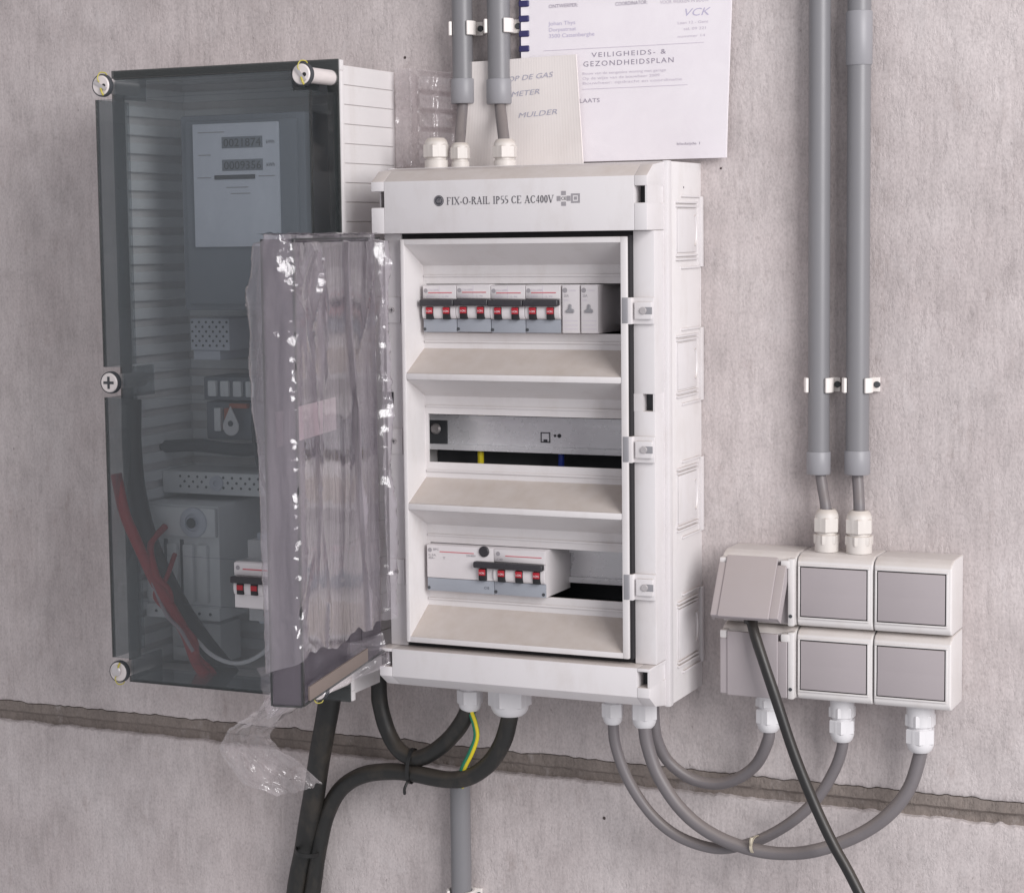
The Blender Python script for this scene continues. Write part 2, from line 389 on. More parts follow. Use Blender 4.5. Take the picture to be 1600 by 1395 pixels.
# right side: moulded knock-outs, the wall edge notched between them
for zt, zb in ((91.1, 47.4), (-31.4, -78.5), (-154.0, -203.0), (-278.9, -330.0)):
    zt -= 1; zb += 3; k = MB(); X = bx1
    k.box(X-.5, X+1.5, 17, 70, zb, zt, .6)
    for zz in (zt+2.6, zb-2.6, zt+6.2, zb-6.2): k.box(X-.5, X+2.6, 15, 73, zz-.8, zz+.8, .25)
    k.box(X-.5, X+.8, 70.8, 72.2, zb-3, zt+3, .2)
    arc = [(X+1.1, 27+7*math.sin(t), (zt+zb)/2-15*math.cos(t)) for t in [math.pi*(.12+.76*i/10) for i in range(11)]]
    arc = [(a[0], 39-a[1]+20 if False else 18+(a[1]-27)*-1+8, a[2]) for a in arc]
    k.tube([(a[0]+.5, a[1], a[2]) for a in arc], 1.3, 6, 2)
    for zz in (zt+12, zb-14): k.box(X-.5, X+1.9, 8, 58, zz-1, zz+1, .4)
    k.box(X-.5, X+3.0, 1, 8, zb-14, zt+12, .5)
    k.build('knockout', 'white', board)
dk = MB()
for z, d in ((110, 50),): dk.lathe([(.9, 0), (.9, .4)], (bx1-.1, d, z), 'x', 10)
dk.build('pin_hole', 'dusk', board)

# cover: header and footer blocks, two stiles
def endblock(name, z_in, z_face, z_ch, z_out, sgn, notch):
    m = MB(); prof = [(95.5, z_in), (140, z_in), (140, z_face), (124, z_ch), (95.5, z_out)]
    zn0, zn1 = notch
    def slab(xa, xb, pr): m.poly([(xa, d, z) for d, z in pr], (xb-xa, 0, 0), .9)
    slab(-21.5, 227.2, prof)
    for xa, xb in ((-35, -21.5), (227.2, 239.3)):               # the ends carry a square screw pocket
        lo_, hi_ = sorted((zn0, zn1))
        if sgn > 0:
            slab(xa, xb, [(95.5, hi_), (140, hi_), (140, z_face), (124, z_ch), (95.5, z_out)])
            slab(xa, xb, [(95.5, z_in), (140, z_in), (140, lo_), (95.5, lo_)])
        else:
            slab(xa, xb, [(95.5, lo_), (140, lo_), (140, z_face), (124, z_ch), (95.5, z_out)])
            slab(xa, xb, [(95.5, z_in), (140, z_in), (140, hi_), (95.5, hi_)])
        m.box(xa+.6, xb-.6, 96, 104, lo_-1, hi_+1)
    o = m.build(name, 'white', board)
    for xa, xb in ((-34, -21.5), (227.2, 237)):
        p = MB(); p.box(xa, xb, 104, 123, sorted((zn0, zn1))[0], sorted((zn0, zn1))[1])
        p.build('screw_pocket', 'dusk', o)
    q = MB(); q.box(237.2, 239.2, 104, 139.2, sorted((zn0, zn1))[0]-.5, sorted((zn0, zn1))[1]+.5); q.build('pocket_wall', 'white', o)
    q = MB(); q.box(-30.5, -29.0, 106, 131, sorted((zn0, zn1))[0], sorted((zn0, zn1))[1]); q.build('pocket_web', 'white', o)
    return o
head = endblock('header_cover', 71.2, 119.5, 129.5, 132.5, 1, (95.5, 110.5))
foot = endblock('footer_cover', -322.5, -349.5, -360.5, -365.5, -1, (-325.8, -340.3))
m = MB()
m.box(-31, -13.5, 95.5, 122, -322.3, 71, .6)
m.build('cover_stile', 'white', board)
m = MB()                                                        # right stile with its pocket
m.box(219.2, 239.3, 95.5, 122, -75.5, 71, .8); m.box(219.2, 239.3, 95.5, 122, -322.3, -91, .8)
m.box(219.2, 227.5, 95.5, 122, -91.2, -75.3); m.box(227.5, 239.0, 96, 103, -91.2, -75.3)
st = m.build('cover_stile', 'white', board)
p = MB(); q = MB(); q.box(237.2, 239.2, 103, 121.2, -91.2, -75.3); q.build('pocket_wall', 'white', st); p.box(227.6, 237.0, 103, 111, -91, -75.5); p.build('screw_pocket', 'dusk', st)
m = MB(); m.box(-30.5, -24, 120, 124, -90.5, -78.5, .6); m.build('hinge_pocket', 'black', board)
# black seal round the opening
m = MB()
m.box(-13.4, 219.2, 108, 119.5, 65.5, 71); m.box(-13.4, 219.2, 108, 119.5, -322.2, -316); m.box(-13.4, -8.5, 108, 119.5, -316, 65.5); m.box(216.6, 219.2, 108, 129.5, -317.5, 67, .5)
m.build('seal', 'gasket', board)

# inner cover: a white tray with three funnel bays, each with a slot for the modules
m = MB(); dR, dF, t = 133.0, 95.0, 3.0
xo0, xo1, zo0, zo1 = -9.0, 217.0, -316.6, 66.0
xi0, xi1 = -5.0, 211.0
bays = []
for i in range(3):
    top = [60.5, -66.0, -189.5][i]; bot = [-59.5, -183.0, -311.0][i]
    bays.append((top, 40.5-PITCH*i, 23.2-PITCH*i, -23.2-PITCH*i, -38-PITCH*i, bot))
# rim (front faces and outer skirt)
def ring(x0, x1, z0, z1, d0, d1, w=4.0):
    pass
m.box(xo0, xi0, 100, dR, zo0, zo1, 1.0); m.box(xi1, xo1, 100, dR, zo0, zo1, 1.0)
m.box(xi0-.5, xi1+.5, 100, dR-.1, bays[0][0], zo1, 1.0); m.box(xi0-.5, xi1+.5, 100, dR-.1, zo0, bays[2][5], 1.0)
for i in range(2):                                             # ridges between the bays, solid wedge behind
    a, b = bays[i][5], bays[i+1][0]
    m.box(xi0-.3, xi1+.3, 118, dR-.2, b, a, 1.6)
sl0, sl1 = -1.0, 214.0
for top, ft, st_, sb, fb, bot in bays:
    xa, xb, ya, yb = xi0, xi1+.4, xi0+1, xi1+4.5
    Q = m.quad
    Q((xa, dR-1.5, top), (xb, dR-1.5, top), (yb, dF, ft), (ya, dF, ft))            # upper slope
    Q((xa, dR-1.5, bot), (xb, dR-1.5, bot), (yb, dF, fb), (ya, dF, fb))            # lower slope
    Q((xa, dR-1.5, top), (ya, dF, ft), (ya, dF, fb), (xa, dR-1.5, bot))            # left cheek
    Q((xb, dR-1.5, top), (yb, dF, ft), (yb, dF, fb), (xb, dR-1.5, bot))            # right cheek
    m.box(ya, yb, dF-2.5, dF, st_, ft); m.box(ya, yb, dF-2.5, dF, fb, sb)          # flats above and below the slot
    m.box(ya, sl0, dF-2.5, dF, sb, st_); m.box(sl1, yb+1, dF-2.5, dF, sb, st_)
cov = m.build('inner_cover', 'cover', board)
for top, ft, st_, sb, fb, bot in bays:                          # moulded label rails above and below each slot
    for za, zb in ((st_+6.5, st_+8.5), (sb-9.3, sb-7.3)):
        q = MB(); q.box(xi0+2, xi1+3, dF-.3, dF+1.3, za, zb, .4); q.build('label_rail', 'cover', cov)
# DIN rails
for i in range(3):
    z = -PITCH*i+ (0.6)
    r = MB(); x0, x1 = -30, 232
    r.box(x0, x1, 40, 41.2, z-12.6, z+12.6); r.box(x0, x1, 41.2, 46, z+11.8, z+12.8); r.box(x0, x1, 41.2, 46, z-12.8, z-11.8)
    r.box(x0, x1, 45, 46.2, z+12.8, z+17.3); r.box(x0, x1, 45, 46.2, z-17.3, z-12.8)
    rl = r.build('mounting_rail', 'steel', board)
    for x in (-18,):
        s = MB(); s.lathe([(5.5, 0), (5.5, 1), (4, 3), (.1, 3)], (x, 43.4, z+3), 'd', 16); s.build('rail_screw', 'screw', rl)
    e = MB(); e.box(x0, -6, 41.1, 43.5, z-12, z+12, .6); e.build('rail_dark_end', 'dusk', rl)  # dark plate imitates the dark reflection at the rail's left end
    if i == 1:
        s = MB(); ax_, az = 98.3, z-2.6
        for a in ((-5, 5, 4, 5), (-5, 5, -5, -4), (-5, -4, -5, 5), (4, 5, -5, 5)): s.box(ax_+a[0], ax_+a[1], 41.1, 41.6, az+a[2], az+a[3])
        s.box(ax_-2, ax_+2, 41.1, 41.6, az-4, az-1.8)
        for dx, r_m in ((10, 1.3), (14.5, 2.0)): s.lathe([(r_m, 0), (r_m, .6)], (ax_+dx, 41.1, az+2), 'd', 12)
        s.build('rail_mark', 'ink', rl)
m = MB(); m.box(-34, 238, 4, 6, -360, 128); m.build('dark_backing', 'dusk', board)  # added dark sheet that deepens the shade inside the board
for i in range(4):
    zc = 62-PITCH*i; m = MB(); m.box(-33, 237, 6.2, 52, zc-24, zc+24, 1.5); m.build('bounce_blocker', 'dusk', board)  # added dark blocks behind the cover, they cut bounce light between the rows
# latches on the right stile, hinge plates on the left one
for z in (-.5, -125.4, -250.8):
    l = MB(); l.box(217.5, 239.8, 121.5, 125.5, z-12, z+12, .8); l.box(215.2, 220.5, 121.5, 131, z-12, z+12, .8)
    l.box(222.5, 238.5, 125, 128.6, z-7.5, z+8, .8)
    lt = l.build('door_latch', 'white', board)
    s = MB(); s.box(230, 239.3, 128.4, 128.9, z-3, z+3.4, .2); s.build('latch_slot', 'socket_pvc', lt)
    screw_head(lt, 231, 128.8, z+.2, 3.3, 'screw', False)
    n = MB(); n.box(212.5, 217.4, 126, 133.4, z-11, z+12, .4); n.build('rim_tab', 'socket_pvc', cov)
    h = MB(); h.box(-30.6, -15, 121.5, 123.2, z-12.5, z+12, .5); hp = h.build('hinge_plate', 'white', board)
    screw_head(hp, -23.5, 123.2, z, 2.6, 'screw', True)
# writing on the header
def glyph_line(s, x, z, h, d, parent, mat):
    """small roman capitals with serifs, drawn as strokes (widths in units of the cap height)"""
    G = {'F': (.62, [('v', .12), ('h', .0, .58, 1.0), ('h', .1, .42, .52), ('s', .12, 0), ('e', .56, .8, 1.0)]),
         'I': (.36, [('v', .18), ('s', .18, 0), ('s', .18, 1)]),
         'X': (.78, [('l', .08, 1, .68, 0, .13), ('l', .70, 1, .08, 0, .05), ('s', .1, 0), ('s', .66, 0), ('s', .1, 1), ('s', .68, 1)]),
         '-': (.36, [('h', .04, .32, .32), ('h', .04, .32, .28)]),
         'O': (.80, [('o', .40, .5, .38, .5)]),
         'R': (.74, [('v', .14), ('a', .14, .52, .48, 1.0), ('l', .36, .5, .66, 0, .12), ('s', .14, 0), ('s', .66, 0)]),
         'A': (.78, [('l', .38, 1, .66, 0, .13), ('l', .38, 1, .10, 0, .05), ('h', .22, .56, .34), ('s', .1, 0), ('s', .66, 0)]),
         'L': (.64, [('v', .14), ('h', .02, .58, 0), ('e', .58, .0, .22), ('s', .14, 1)]),
         'P': (.64, [('v', .14), ('a', .14, .45, .46, 1.0), ('s', .14, 0)]),
         '5': (.52, [('h', .12, .46, .98), ('l', .13, 1, .1, .55, .06), ('a', .1, 0, .42, .62)]),
         'C': (.74, [('c', .40, .5, .36, .5)]),
         'E': (.66, [('v', .14), ('h', .02, .58, 1.0), ('h', .14, .46, .52), ('h', .02, .6, 0), ('e', .58, .8, 1), ('e', .6, 0, .22)]),
         '4': (.52, [('l', .36, 1, .36, 0, .1), ('l', .36, 1, .04, .3, .05), ('h', .02, .5, .28)]),
         '0': (.52, [('o', .26, .5, .22, .5)]),
         'V': (.78, [('l', .08, 1, .38, 0, .13), ('l', .70, 1, .38, 0, .05), ('s', .1, 1), ('s', .68, 1)]), ' ': (.34, [])}
    m = MB()
    def seg(x0, z0, x1, z1, w):
        v = Vector((x1-x0, z1-z0)); 
        if v.length < 1e-6: return
        nrm = Vector((-v.y, v.x)).normalized()*w/2
        m.quad(*[(a, d, b) for a, b in ((x0+nrm.x, z0+nrm.y), (x1+nrm.x, z1+nrm.y), (x1-nrm.x, z1-nrm.y), (x0-nrm.x, z0-nrm.y))])
    cx = x
    for ch in s:
        w, ops = G[ch]
        for k, op in enumerate(ops):
            o = op[0]; u = lambda q: cx+q*h; v_ = lambda q: z+q*h
            if o == 'v': seg(u(op[1]), v_(0), u(op[1]), v_(1), .13*h)
            elif o == 'h': seg(u(op[1]), v_(op[3])+(.03*h if op[3] == 0 else (-.03*h if op[3] == 1 else 0)), u(op[2]), v_(op[3])+(.03*h if op[3] == 0 else (-.03*h if op[3] == 1 else 0)), .06*h)
            elif o == 's': seg(u(op[1]-.14), v_(op[2])+(.025*h if op[2] == 0 else -.025*h), u(op[1]+.14), v_(op[2])+(.025*h if op[2] == 0 else -.025*h), .05*h)
            elif o == 'e': seg(u(op[1]), v_(op[2]), u(op[1]), v_(op[3]), .05*h)
            elif o == 'l': seg(u(op[1]), v_(op[2]), u(op[3]), v_(op[4]), op[5]*h)
            else:
                if o == 'a': c0, c1, rx, rz, a0, a1 = op[1], (op[2]+op[4])/2, op[3]-op[1]+.1, (op[4]-op[2])/2, -90, 90
                else: c0, c1, rx, rz = op[1:]; a0, a1 = (0, 360) if o == 'o' else (40, 320)
                n = 18
                for q in range(n):
                    t0, t1 = [math.radians(a0+(a1-a0)*(q+e)/n) for e in (0, 1.08)]
                    wd = (.05+.09*abs(math.cos((t0+t1)/2)))*h
                    seg(u(c0+(rx-.05)*math.cos(t0)), v_(c1+(rz-.03)*math.sin(t0)), u(c0+(rx-.05)*math.cos(t1)), v_(c1+(rz-.03)*math.sin(t1)), wd)
        cx += (w+.06)*h
    return m.build('lettering', mat, parent), cx
glyph_line('FIX-O-RAIL IP55 CE AC400V', 43.8, 97.0, 6.85, 140.35, head, 'ink_head')
m = MB(); c = (35.5, 140.05, 100.8); m.lathe([(5.0, 0), (5.0, .25)], c, 'd', 32); lg = m.build('logo', 'ink', head)
m = MB(); pts = lambda r: [(c[0]+r*math.cos(a*math.pi/12), 140.42, c[2]+r*math.sin(a*math.pi/12)) for a in range(25)]
m.tube(pts(4.2), .22, 5, 1); m.build('logo_ring', 'ink_grey', lg)
text('GE', c[0]-2.6, 140.4, c[2]-1.6, 3.6, 'ink_grey', lg, 'logo_script', width=5.4, shear=.3)
m = MB(); mx, mz = 160.0, 100.6                                  # certification cross and double square
for a in ((-2.2, 2.2, 3.0, 6.6), (-2.2, 2.2, -6.6, -3.0), (-6.6, -3.0, -2.2, 2.2), (3.0, 6.6, -2.2, 2.2)): m.box(mx+a[0], mx+a[1], 139.9, 140.3, mz+a[2], mz+a[3])
m.build('cross_mark', 'ink_grey', head)
text('CE', mx-2.6, 140.45, mz-1.3, 2.8, 'ink', head, 'mark_letters', width=5.0)
m = MB(); mx = 171.5
for r0, r1 in ((4.2, 2.6), (1.4, 0.2)):
    for a in ((-r0, r0, r1, r0), (-r0, r0, -r0, -r1), (-r0, -r1, -r1, r1), (r1, r0, -r1, r1)): m.box(mx+a[0], mx+a[1], 139.9, 140.3, mz+a[2], mz+a[3])
m.build('square_mark', 'ink_grey', head)
# glands on top and below
gland(board, -9.8, 50, 132, 1, 12.2, 11, 13, 6, .3, 'gland_up', False)
gland(board, 13.5, 45, 132, 1, 9.2, 9, 12, 4, 4.6, 'gland_up', False)
gland(board, 60.5, 45, 132, 1, 11.5, 9, 12, 6, 4.8, 'gland_up', False)
gland(board, 22.8, 60, -365.5, -1, 12.0, 9, 14, 7, 7.5, a0=.6)
gland(board, 66.5, 62, -365.5, -1, 20.0, 3, 18, 9, 8.5, a0=.6)
gland(board, 172.8, 60, -365.5, -1, 10.4, 9, 14, 7, 5.2)
gland(board, 204.0, 58, -365.5, -1, 12.4, 7, 16, 8, 6.5, a0=.1)

# ------------------------------------------------------------------ the board's open smoked door (swung about 80 degrees out)
A = math.radians(10.6); HX, HD, DL = -33.0, 125.0, 254.0
ta, tn = Vector((math.sin(A), math.cos(A), 0)), Vector((math.cos(A), -math.sin(A), 0))
DM = Matrix(((ta.x, tn.x, 0, HX), (ta.y, tn.y, 0, HD), (0, 0, 1, 0), (0, 0, 0, 1)))     # local (along door, inward, up) -> (x, d, z)
dz0, dz1 = -326.0, 68.0
m = MB()
m.box(0, DL, -28, -25.8, dz0, dz1, .8, mtx=DM)                                           # outer panel
m.box(DL-2.2, DL, -25.8, 0, dz0+.4, dz1-.4, .6, mtx=DM)                                   # free end wall
m.box(4, DL-2.4, -25.8, -1, dz1-2.2, dz1-.2, .5, mtx=DM); m.box(4, DL-2.4, -25.8, -1, dz0+.2, dz0+2.2, .5, mtx=DM)
m.box(2, 4.4, -25.8, -6, dz0+.4, dz1-.4, .5, mtx=DM)
door = m.build('door', 'door', board)
m = MB()
m.box(DL-4, DL+.6, -.8, .8, dz0, dz1, .4, mtx=DM); m.box(6, DL-4, -.8, .8, dz0-.4, dz0+1.4, .4, mtx=DM); m.box(6, DL-4, -.8, .8, dz1-1.4, dz1+.4, .4, mtx=DM)
m.box(DL-.6, DL+.8, -28.4, -26.4, dz0, dz1, .4, mtx=DM); m.box(DL-.4, DL+.8, -26.4, -.8, dz0-.6, dz0+1.2, .3, mtx=DM)
m.build('door_edge', 'smoke_edge', door)
m = MB(); m.box(70, 235, -25.7, -25.2, -108, -78, mtx=DM); m.build('label_sticker', 'sticker', door)
m = MB(); m.box(70, 238, -.6, 1.5, dz0+2, dz0+14, .5, mtx=DM); m.build('edge_strip', 'tan', door)
m = MB()
for w0 in (196, 214): m.box(w0, w0+3.2, -25.7, -20, dz0+6, dz1-6, 1, mtx=DM)
m.build('stiffening_rib', 'door', door)

# ------------------------------------------------------------------ modules on the rails
MW = 17.7
def toggle(parent, x, zc, w=7.6):
    """one toggle: red printed face above a dark root"""
    t = MB(); t.box(x-w/2, x+w/2, -1, 3.6, zc-7.8, zc+4, 1.0, 2); o = t.build('toggle', 'black', parent)
    r = MB(); r.box(x-w/2+.4, x+w/2-.4, 2.5, 4.3, zc-2.4, zc+3.6, .5); rr = r.build('red_face', 'red', o)
    text('I-ON', x-2.7, 4.5, zc-.9, 2.0, 'paper', rr, 'print', width=5.2)
    return o
def module_body(parent, w, grey=True, col='breaker'):
    m = MB()
    m.box(.25, w-.25, -62, -2, -22.4, 22.4, .6); m.box(.25, w-.25, -62, -26, -40, 40, .8)
    prof = [(-3, 22.2), (0, 21.6), (0, 9.6), (-2.2, 8.4), (-2.2, 3)] + [(2.4*math.sin(a), -2.6-6.6*-math.cos(a)) for a in [math.pi*k/8 for k in range(1, 8)]] + [(0, -9.4), (-3, -9.4)]
    m.poly([(.3, d, z) for d, z in prof], (w-.6, 0, 0), .25, 1)
    if not grey: m.box(.3, w-.3, -3, -.2, -22.2, -9.4, .4)
    b = m.build('housing', col, parent)
    if grey:
        g = MB(); g.box(.35, w-.35, -3, -.6, -22.2, -9.8, .5); g.build('terminal_cover', 'breaker_grey', parent)
    return b
def breaker2(name, label, group, org):
    w = 2*MW; t = thing(name, label, 'circuit breaker', org, group)
    ORG[t.name] = (0, 0, 0); b = module_body(t, w)
    m = MB(); m.box(-.8, w-1.0, -1, 6.4, 2.6, 8.8, 1.6, 3); m.build('toggle_bar', 'dark', t)
    for x in (MW*.5-.4, MW*1.5-.4): toggle(t, x, -2.2)
    m = MB(); m.box(6, w-4.5, .0, .3, 14.6, 15.5); m.build('red_line', 'ink_red', b)
    m = MB(); m.lathe([(2.0, 0), (2.0, .3)], (3.4, .0, 17), 'd', 16); m.build('emblem', 'ink_grey', b)
    text('C16 6000', 6, .25, 16.6, 1.9, 'ink_pale', b, 'print', width=11); text('400V', 4, .25, 10.8, 2.0, 'ink_pale', b, 'print', width=9); text('L N', 21, .25, 10.8, 2.0, 'ink_pale', b, 'print', width=6)
    m = MB(); m.lathe([(1.5, 0), (1.5, .7)], (1.6, -.9, -19.4), 'd', 10); m.build('fixing_hole', 'dusk', t)
    m = MB(); m.box(MW-.2, MW+.2, -.1, .15, 9.8, 21.4); m.build('pole_seam', 'ink_pale', b)
    ORG[t.name] = org
    return t
GB = 'breakers in the top row'
b0 = breaker2('circuit_breaker', 'two-pole breaker at the left end of the top row', GB, (0, 105, 0))
for k, lab in ((1, 'second two-pole breaker from the left in the top row'), (2, 'third two-pole breaker from the left in the top row'), (3, 'two-pole breaker in the top row next to the single modules')):
    dup(b0, (2*MW*k, 105, [0, .4, -.2, 0][k]), lab)
def single(org, label):
    t = thing('control_module', label, 'module', org, 'single modules in the top row'); ORG[t.name] = (0, 0, 0)
    m = MB(); m.box(.3, MW-.3, -62, -1, -22.4, 22.4, .6); m.box(.5, MW-.5, -2, .2, -22.2, 22.2, .6); b = m.build('housing', 'breaker', t)
    m = MB(); m.poly([(4.5, .2, -3.2), (12.5, .2, -3.2), (12.5, .2, -.5), (10, .2, .5), (10, .2, 3.8), (7.8, .2, 4.8), (7, .2, 0), (4.5, .2, -1)], (0, 1.6, 0), .4, 1); m.build('push_button', 'socket_pvc', t)
    m = MB(); m.lathe([(2.3, 0), (2.3, .3)], (3.4, .1, 17.2), 'd', 16); m.build('emblem', 'ink_grey', b)
    text('20A', 2, .35, 11, 2.6, 'ink_grey', b, 'print', width=5); text('250V~', 2, .35, 7.2, 1.8, 'ink_pale', b, 'print', width=6); text('Contax', 7, .35, 16.5, 1.7, 'ink_pale', b, 'print', width=7)
    for z in (-11, -15, -18.6):
        m = MB(); m.box(2, MW-2, .1, .35, z, z+.5); m.build('print_line', 'ink_pale', b)
    ORG[t.name] = org
    return t
s0 = single((8*MW+1.2, 105, 0), 'left one of the two slim white modules with a grey button')
dup(s0, (9*MW+2.0, 105, 0), 'slim white module beside the dark empty end of the top row')
# bottom row: residual current breaker, a four-module block coupled to a three-pole breaker
org = (0, 105, -2*PITCH)
rc = thing('residual_current_breaker', 'wide residual current breaker with four red toggles in the bottom row', 'circuit breaker', org); ORG[rc.name] = (0, 0, 0)
w = 7*MW; m = MB(); m.box(.25, w-.2, -62, -2, -22.4, 22.4, .6); m.box(.3, 4*MW-.2, -3, 0, -9.4, 22.2, .6); hb = m.build('housing', 'breaker', rc)
m = MB(); prof = [(-3, 22.2), (0, 21.6), (0, 9.6), (-2.2, 8.4), (-2.2, 3)] + [(2.4*math.sin(a), -2.6-6.6*-math.cos(a)) for a in [math.pi*k/8 for k in range(1, 8)]] + [(0, -9.4), (-3, -9.4)]
m.poly([(4*MW+.2, d, z) for d, z in prof], (3*MW-.5, 0, 0), .25, 1); h2 = m.build('pole_housing', 'breaker', rc)
for xa, xb in ((.35, 4*MW-.25), (4*MW+.25, w-.3)):
    m = MB(); m.box(xa, xb, -3, -.5, -22.2, -9.8, .5); m.build('terminal_cover', 'breaker_grey', rc)
m = MB(); m.box(3*MW-1.5, w-1.5, -1, 6.2, 3.2, 9.2, 1.6, 3); m.build('toggle_bar', 'dark', rc)
for k, x in enumerate((3.35*MW+.5, 4.5*MW, 5.5*MW+.4, 6.5*MW+.6)): toggle(rc, x, -1.6)
m = MB(); m.lathe([(5.2, 0), (5.2, 1.4), (4.4, 2)], (3.45*MW, -.2, 18.6), 'd', 20); m.build('test_button', 'dark', rc)
for xa, xb, z in ((14, 50, 15.6), (4*MW+12, w-4, 15.0)):
    m = MB(); m.box(xa, xb, .0, .3, z, z+.8); m.build('red_line', 'ink_red', hb)
for x in (3.5, 4*MW+4.5):
    m = MB(); m.lathe([(2.1, 0), (2.1, .3)], (x, .0, 17.2), 'd', 16); m.build('emblem', 'ink_grey', hb)
for tx, x, z, wd in (('BPC', 7, 17, 6), ('0,3A', 2, 11.5, 8), ('40A~', 2, 8.6, 7), ('T', 17, 9, 3), ('230/400V', 42, 12.6, 10), ('C40', 4*MW+3, 10.8, 6)):
    text(tx, x, .3, z, 2.2, 'ink_grey', hb, 'print', width=wd)
text('C10', 3.4*MW, -.3, -17.5, 2.4, 'ink', hb, 'print', width=5)
for x in (1.8, 4*MW+1.6, w-2.5):
    m = MB(); m.lathe([(1.6, 0), (1.6, .7)], (x, -.9, -19.4), 'd', 10); m.build('fixing_hole', 'dusk', rc)
ORG[rc.name] = org
# wires crossing behind the empty rail
def wire(name, label, cat, pts, r, mat, group=None, n=10, sub=8, org=None):
    m = MB(); sd = len(bpy.data.objects)*.37; m.tube(pts, r, n, sub, radii=lambda t: 1+.045*nz(t*len(pts)*1.3, sd)); o = m.build(name, mat, None, org or tuple(pts[-1]))
    return tag(o, label, cat, group)
wire('wire', 'short yellow wire behind the empty middle rail', 'wire', [(26, 30, -100), (27, 36, -140), (26, 34, -172)], 3.2, 'yellow')
wire('wire', 'short blue wire behind the empty middle rail', 'wire', [(112, 30, -100), (113, 37, -140), (111, 34, -172)], 3.0, 'blue')

# ------------------------------------------------------------------ meter cabinet with its smoked lid
cab = thing('meter_cabinet', 'tall meter cabinet with a smoked transparent lid, left of the open board', 'meter cabinet', (-205, 0, -380))
cx0, cx1, cz0, cz1, cd = -331.0, -80.0, -378.0, 232.0, 115.0
m = MB()
m.box(cx0, cx1, .4, 3.5, cz0, cz1); m.box(cx0, cx0+3, 3.5, cd, cz0, cz1)
m.box(cx0+3, cx1-3, 3.5, cd, cz1-3, cz1-.1); m.box(cx0+3, cx1-3, 3.5, cd, cz0+.1, cz0+3)
m.box(cx1-3.2, cx1-1, 3.5, cd, cz0, cz1)
m.build('back_box', 'body', cab)
proto = None                                                   # ribbed right flank: stacked boards with fine joints
z = cz1; k = 0
while z-18.6 > cz0-1:
    if proto is None:
        r = MB(); r.box(cx1-1, cx1+.6, 4, cd-1, z-18.2, z, .35, 1); proto = r.build('flank_rib', 'body', cab)
    else:
        c = proto.copy(); COL.objects.link(c); c.parent = cab; c.location.z = -18.6*k*S
    z -= 18.6; k += 1
proto = None; z = cz1-10; k = 0                                # stepped ribs inside: left flank and back
while z-18 > cz0+4:
    if proto is None:
        r = MB(); r.poly([(cx0+3, 5, z), (cx0+3, cd-3, z), (cx0+3, cd-3, z-11), (cx0+3, 5, z-11)], (5, 0, 0), .8, 1); proto = r.build('inner_rib', 'inner', cab)
        r = MB(); r.poly([(cx0+8, 3.4, z), (cx1-4, 3.4, z), (cx1-4, 3.4, z-11), (cx0+8, 3.4, z-11)], (0, 5, 0), .8, 1); proto2 = r.build('back_rib', 'inner', cab)
    else:
        for q in (proto, proto2):
            c = q.copy(); COL.objects.link(c); c.parent = cab; c.location.z = -18.6*k*S
    z -= 18.6; k += 1
m = MB(); fz0, fz1, fx0, fx1 = -383.0, 236.5, -335.0, -76.5      # flange between box and lid
for a in ((fx0, fx1, fz1-10, fz1), (fx0, fx1, fz0, fz0+10), (fx0, fx0+10, fz0+10, fz1-10), (fx1-10, fx1, fz0+10, fz1-10)): m.box(a[0], a[1], 112, 118.5, a[2], a[3], .8)
m.build('flange', 'body', cab)
# the smoked lid: front with a cut-out for the breaker, four walls, dark moulded edge
lx0, lx1, lz0, lz1, ld0, ld1 = -319.0, -80.5, -369.5, 224.0, 119.0, 172.0
hx0, hx1, hz0, hz1 = -174.5, -118.0, -288.0, -240.5
m = MB(); nx0, nx1 = lx0+21, lx1-19                                # the corners are notched round the screw posts
for xa, xb, za, zb in ((nx0, nx1, 205, lz1), (lx0, lx1, -56, 205), (nx0, lx1, -86, -56), (lx0, lx1, hz1, -86), (lx0, hx0, hz0, hz1), (hx1, lx1, hz0, hz1), (lx0, lx1, -347, hz0), (nx0, nx1, lz0, -347)):
    m.box(xa, xb, ld1-2.2, ld1, za, zb)
bmesh.ops.remove_doubles(m.bm, verts=m.bm.verts[:], dist=.01)
lid = m.build('lid', 'smoke', cab)
for a in ((lx0, lx0+2.2, -56, 205), (lx0, lx0+2.2, -347, -86), (lx1-2.2, lx1, -347, 205), (nx0, nx0+2, 205, lz1), (nx1-2, nx1, 205, lz1), (nx0, nx0+2, -86, -56), (nx0, nx0+2, lz0, -347), (nx1-2, nx1, lz0, -347),
          (nx0+2, nx1-2, lz1-2.2, lz1), (nx0+2, nx1-2, lz0, lz0+2.2)):
    m = MB(); m.box(a[0], a[1], ld0, ld1-2.4, a[2], a[3]); m.build('lid_wall', 'smoke_side', lid)
for a in ((lx0-.8, lx0+.8, ld1-3.5, ld1+.6, -56, 205), (lx0-.8, lx0+.8, ld1-3.5, ld1+.6, -347, -86), (nx0, nx1, ld1-3.5, ld1+.6, lz0-.8, lz0+1.0), (lx1-.8, lx1+.6, ld1-3, ld1+.5, -347, 205), (nx0, nx1, ld1-3, ld1+.5, lz1-.6, lz1+.6)):
    m = MB(); m.box(*a, .4); m.build('lid_edge', 'smoke_edge', lid)
m = MB()
for a in ((fx0, fx1-1.5, fz1-13, fz1+.5), (fx0, fx1-1.5, fz0-.5, fz0+13), (fx0, fx0+13, fz0+13, fz1-13), (fx1-13, fx1-1.5, fz0+13, fz1-13)): m.box(a[0], a[1], 118.8, 121.5, a[2], a[3])
m.build('lid_lip', 'smoke_edge', lid)
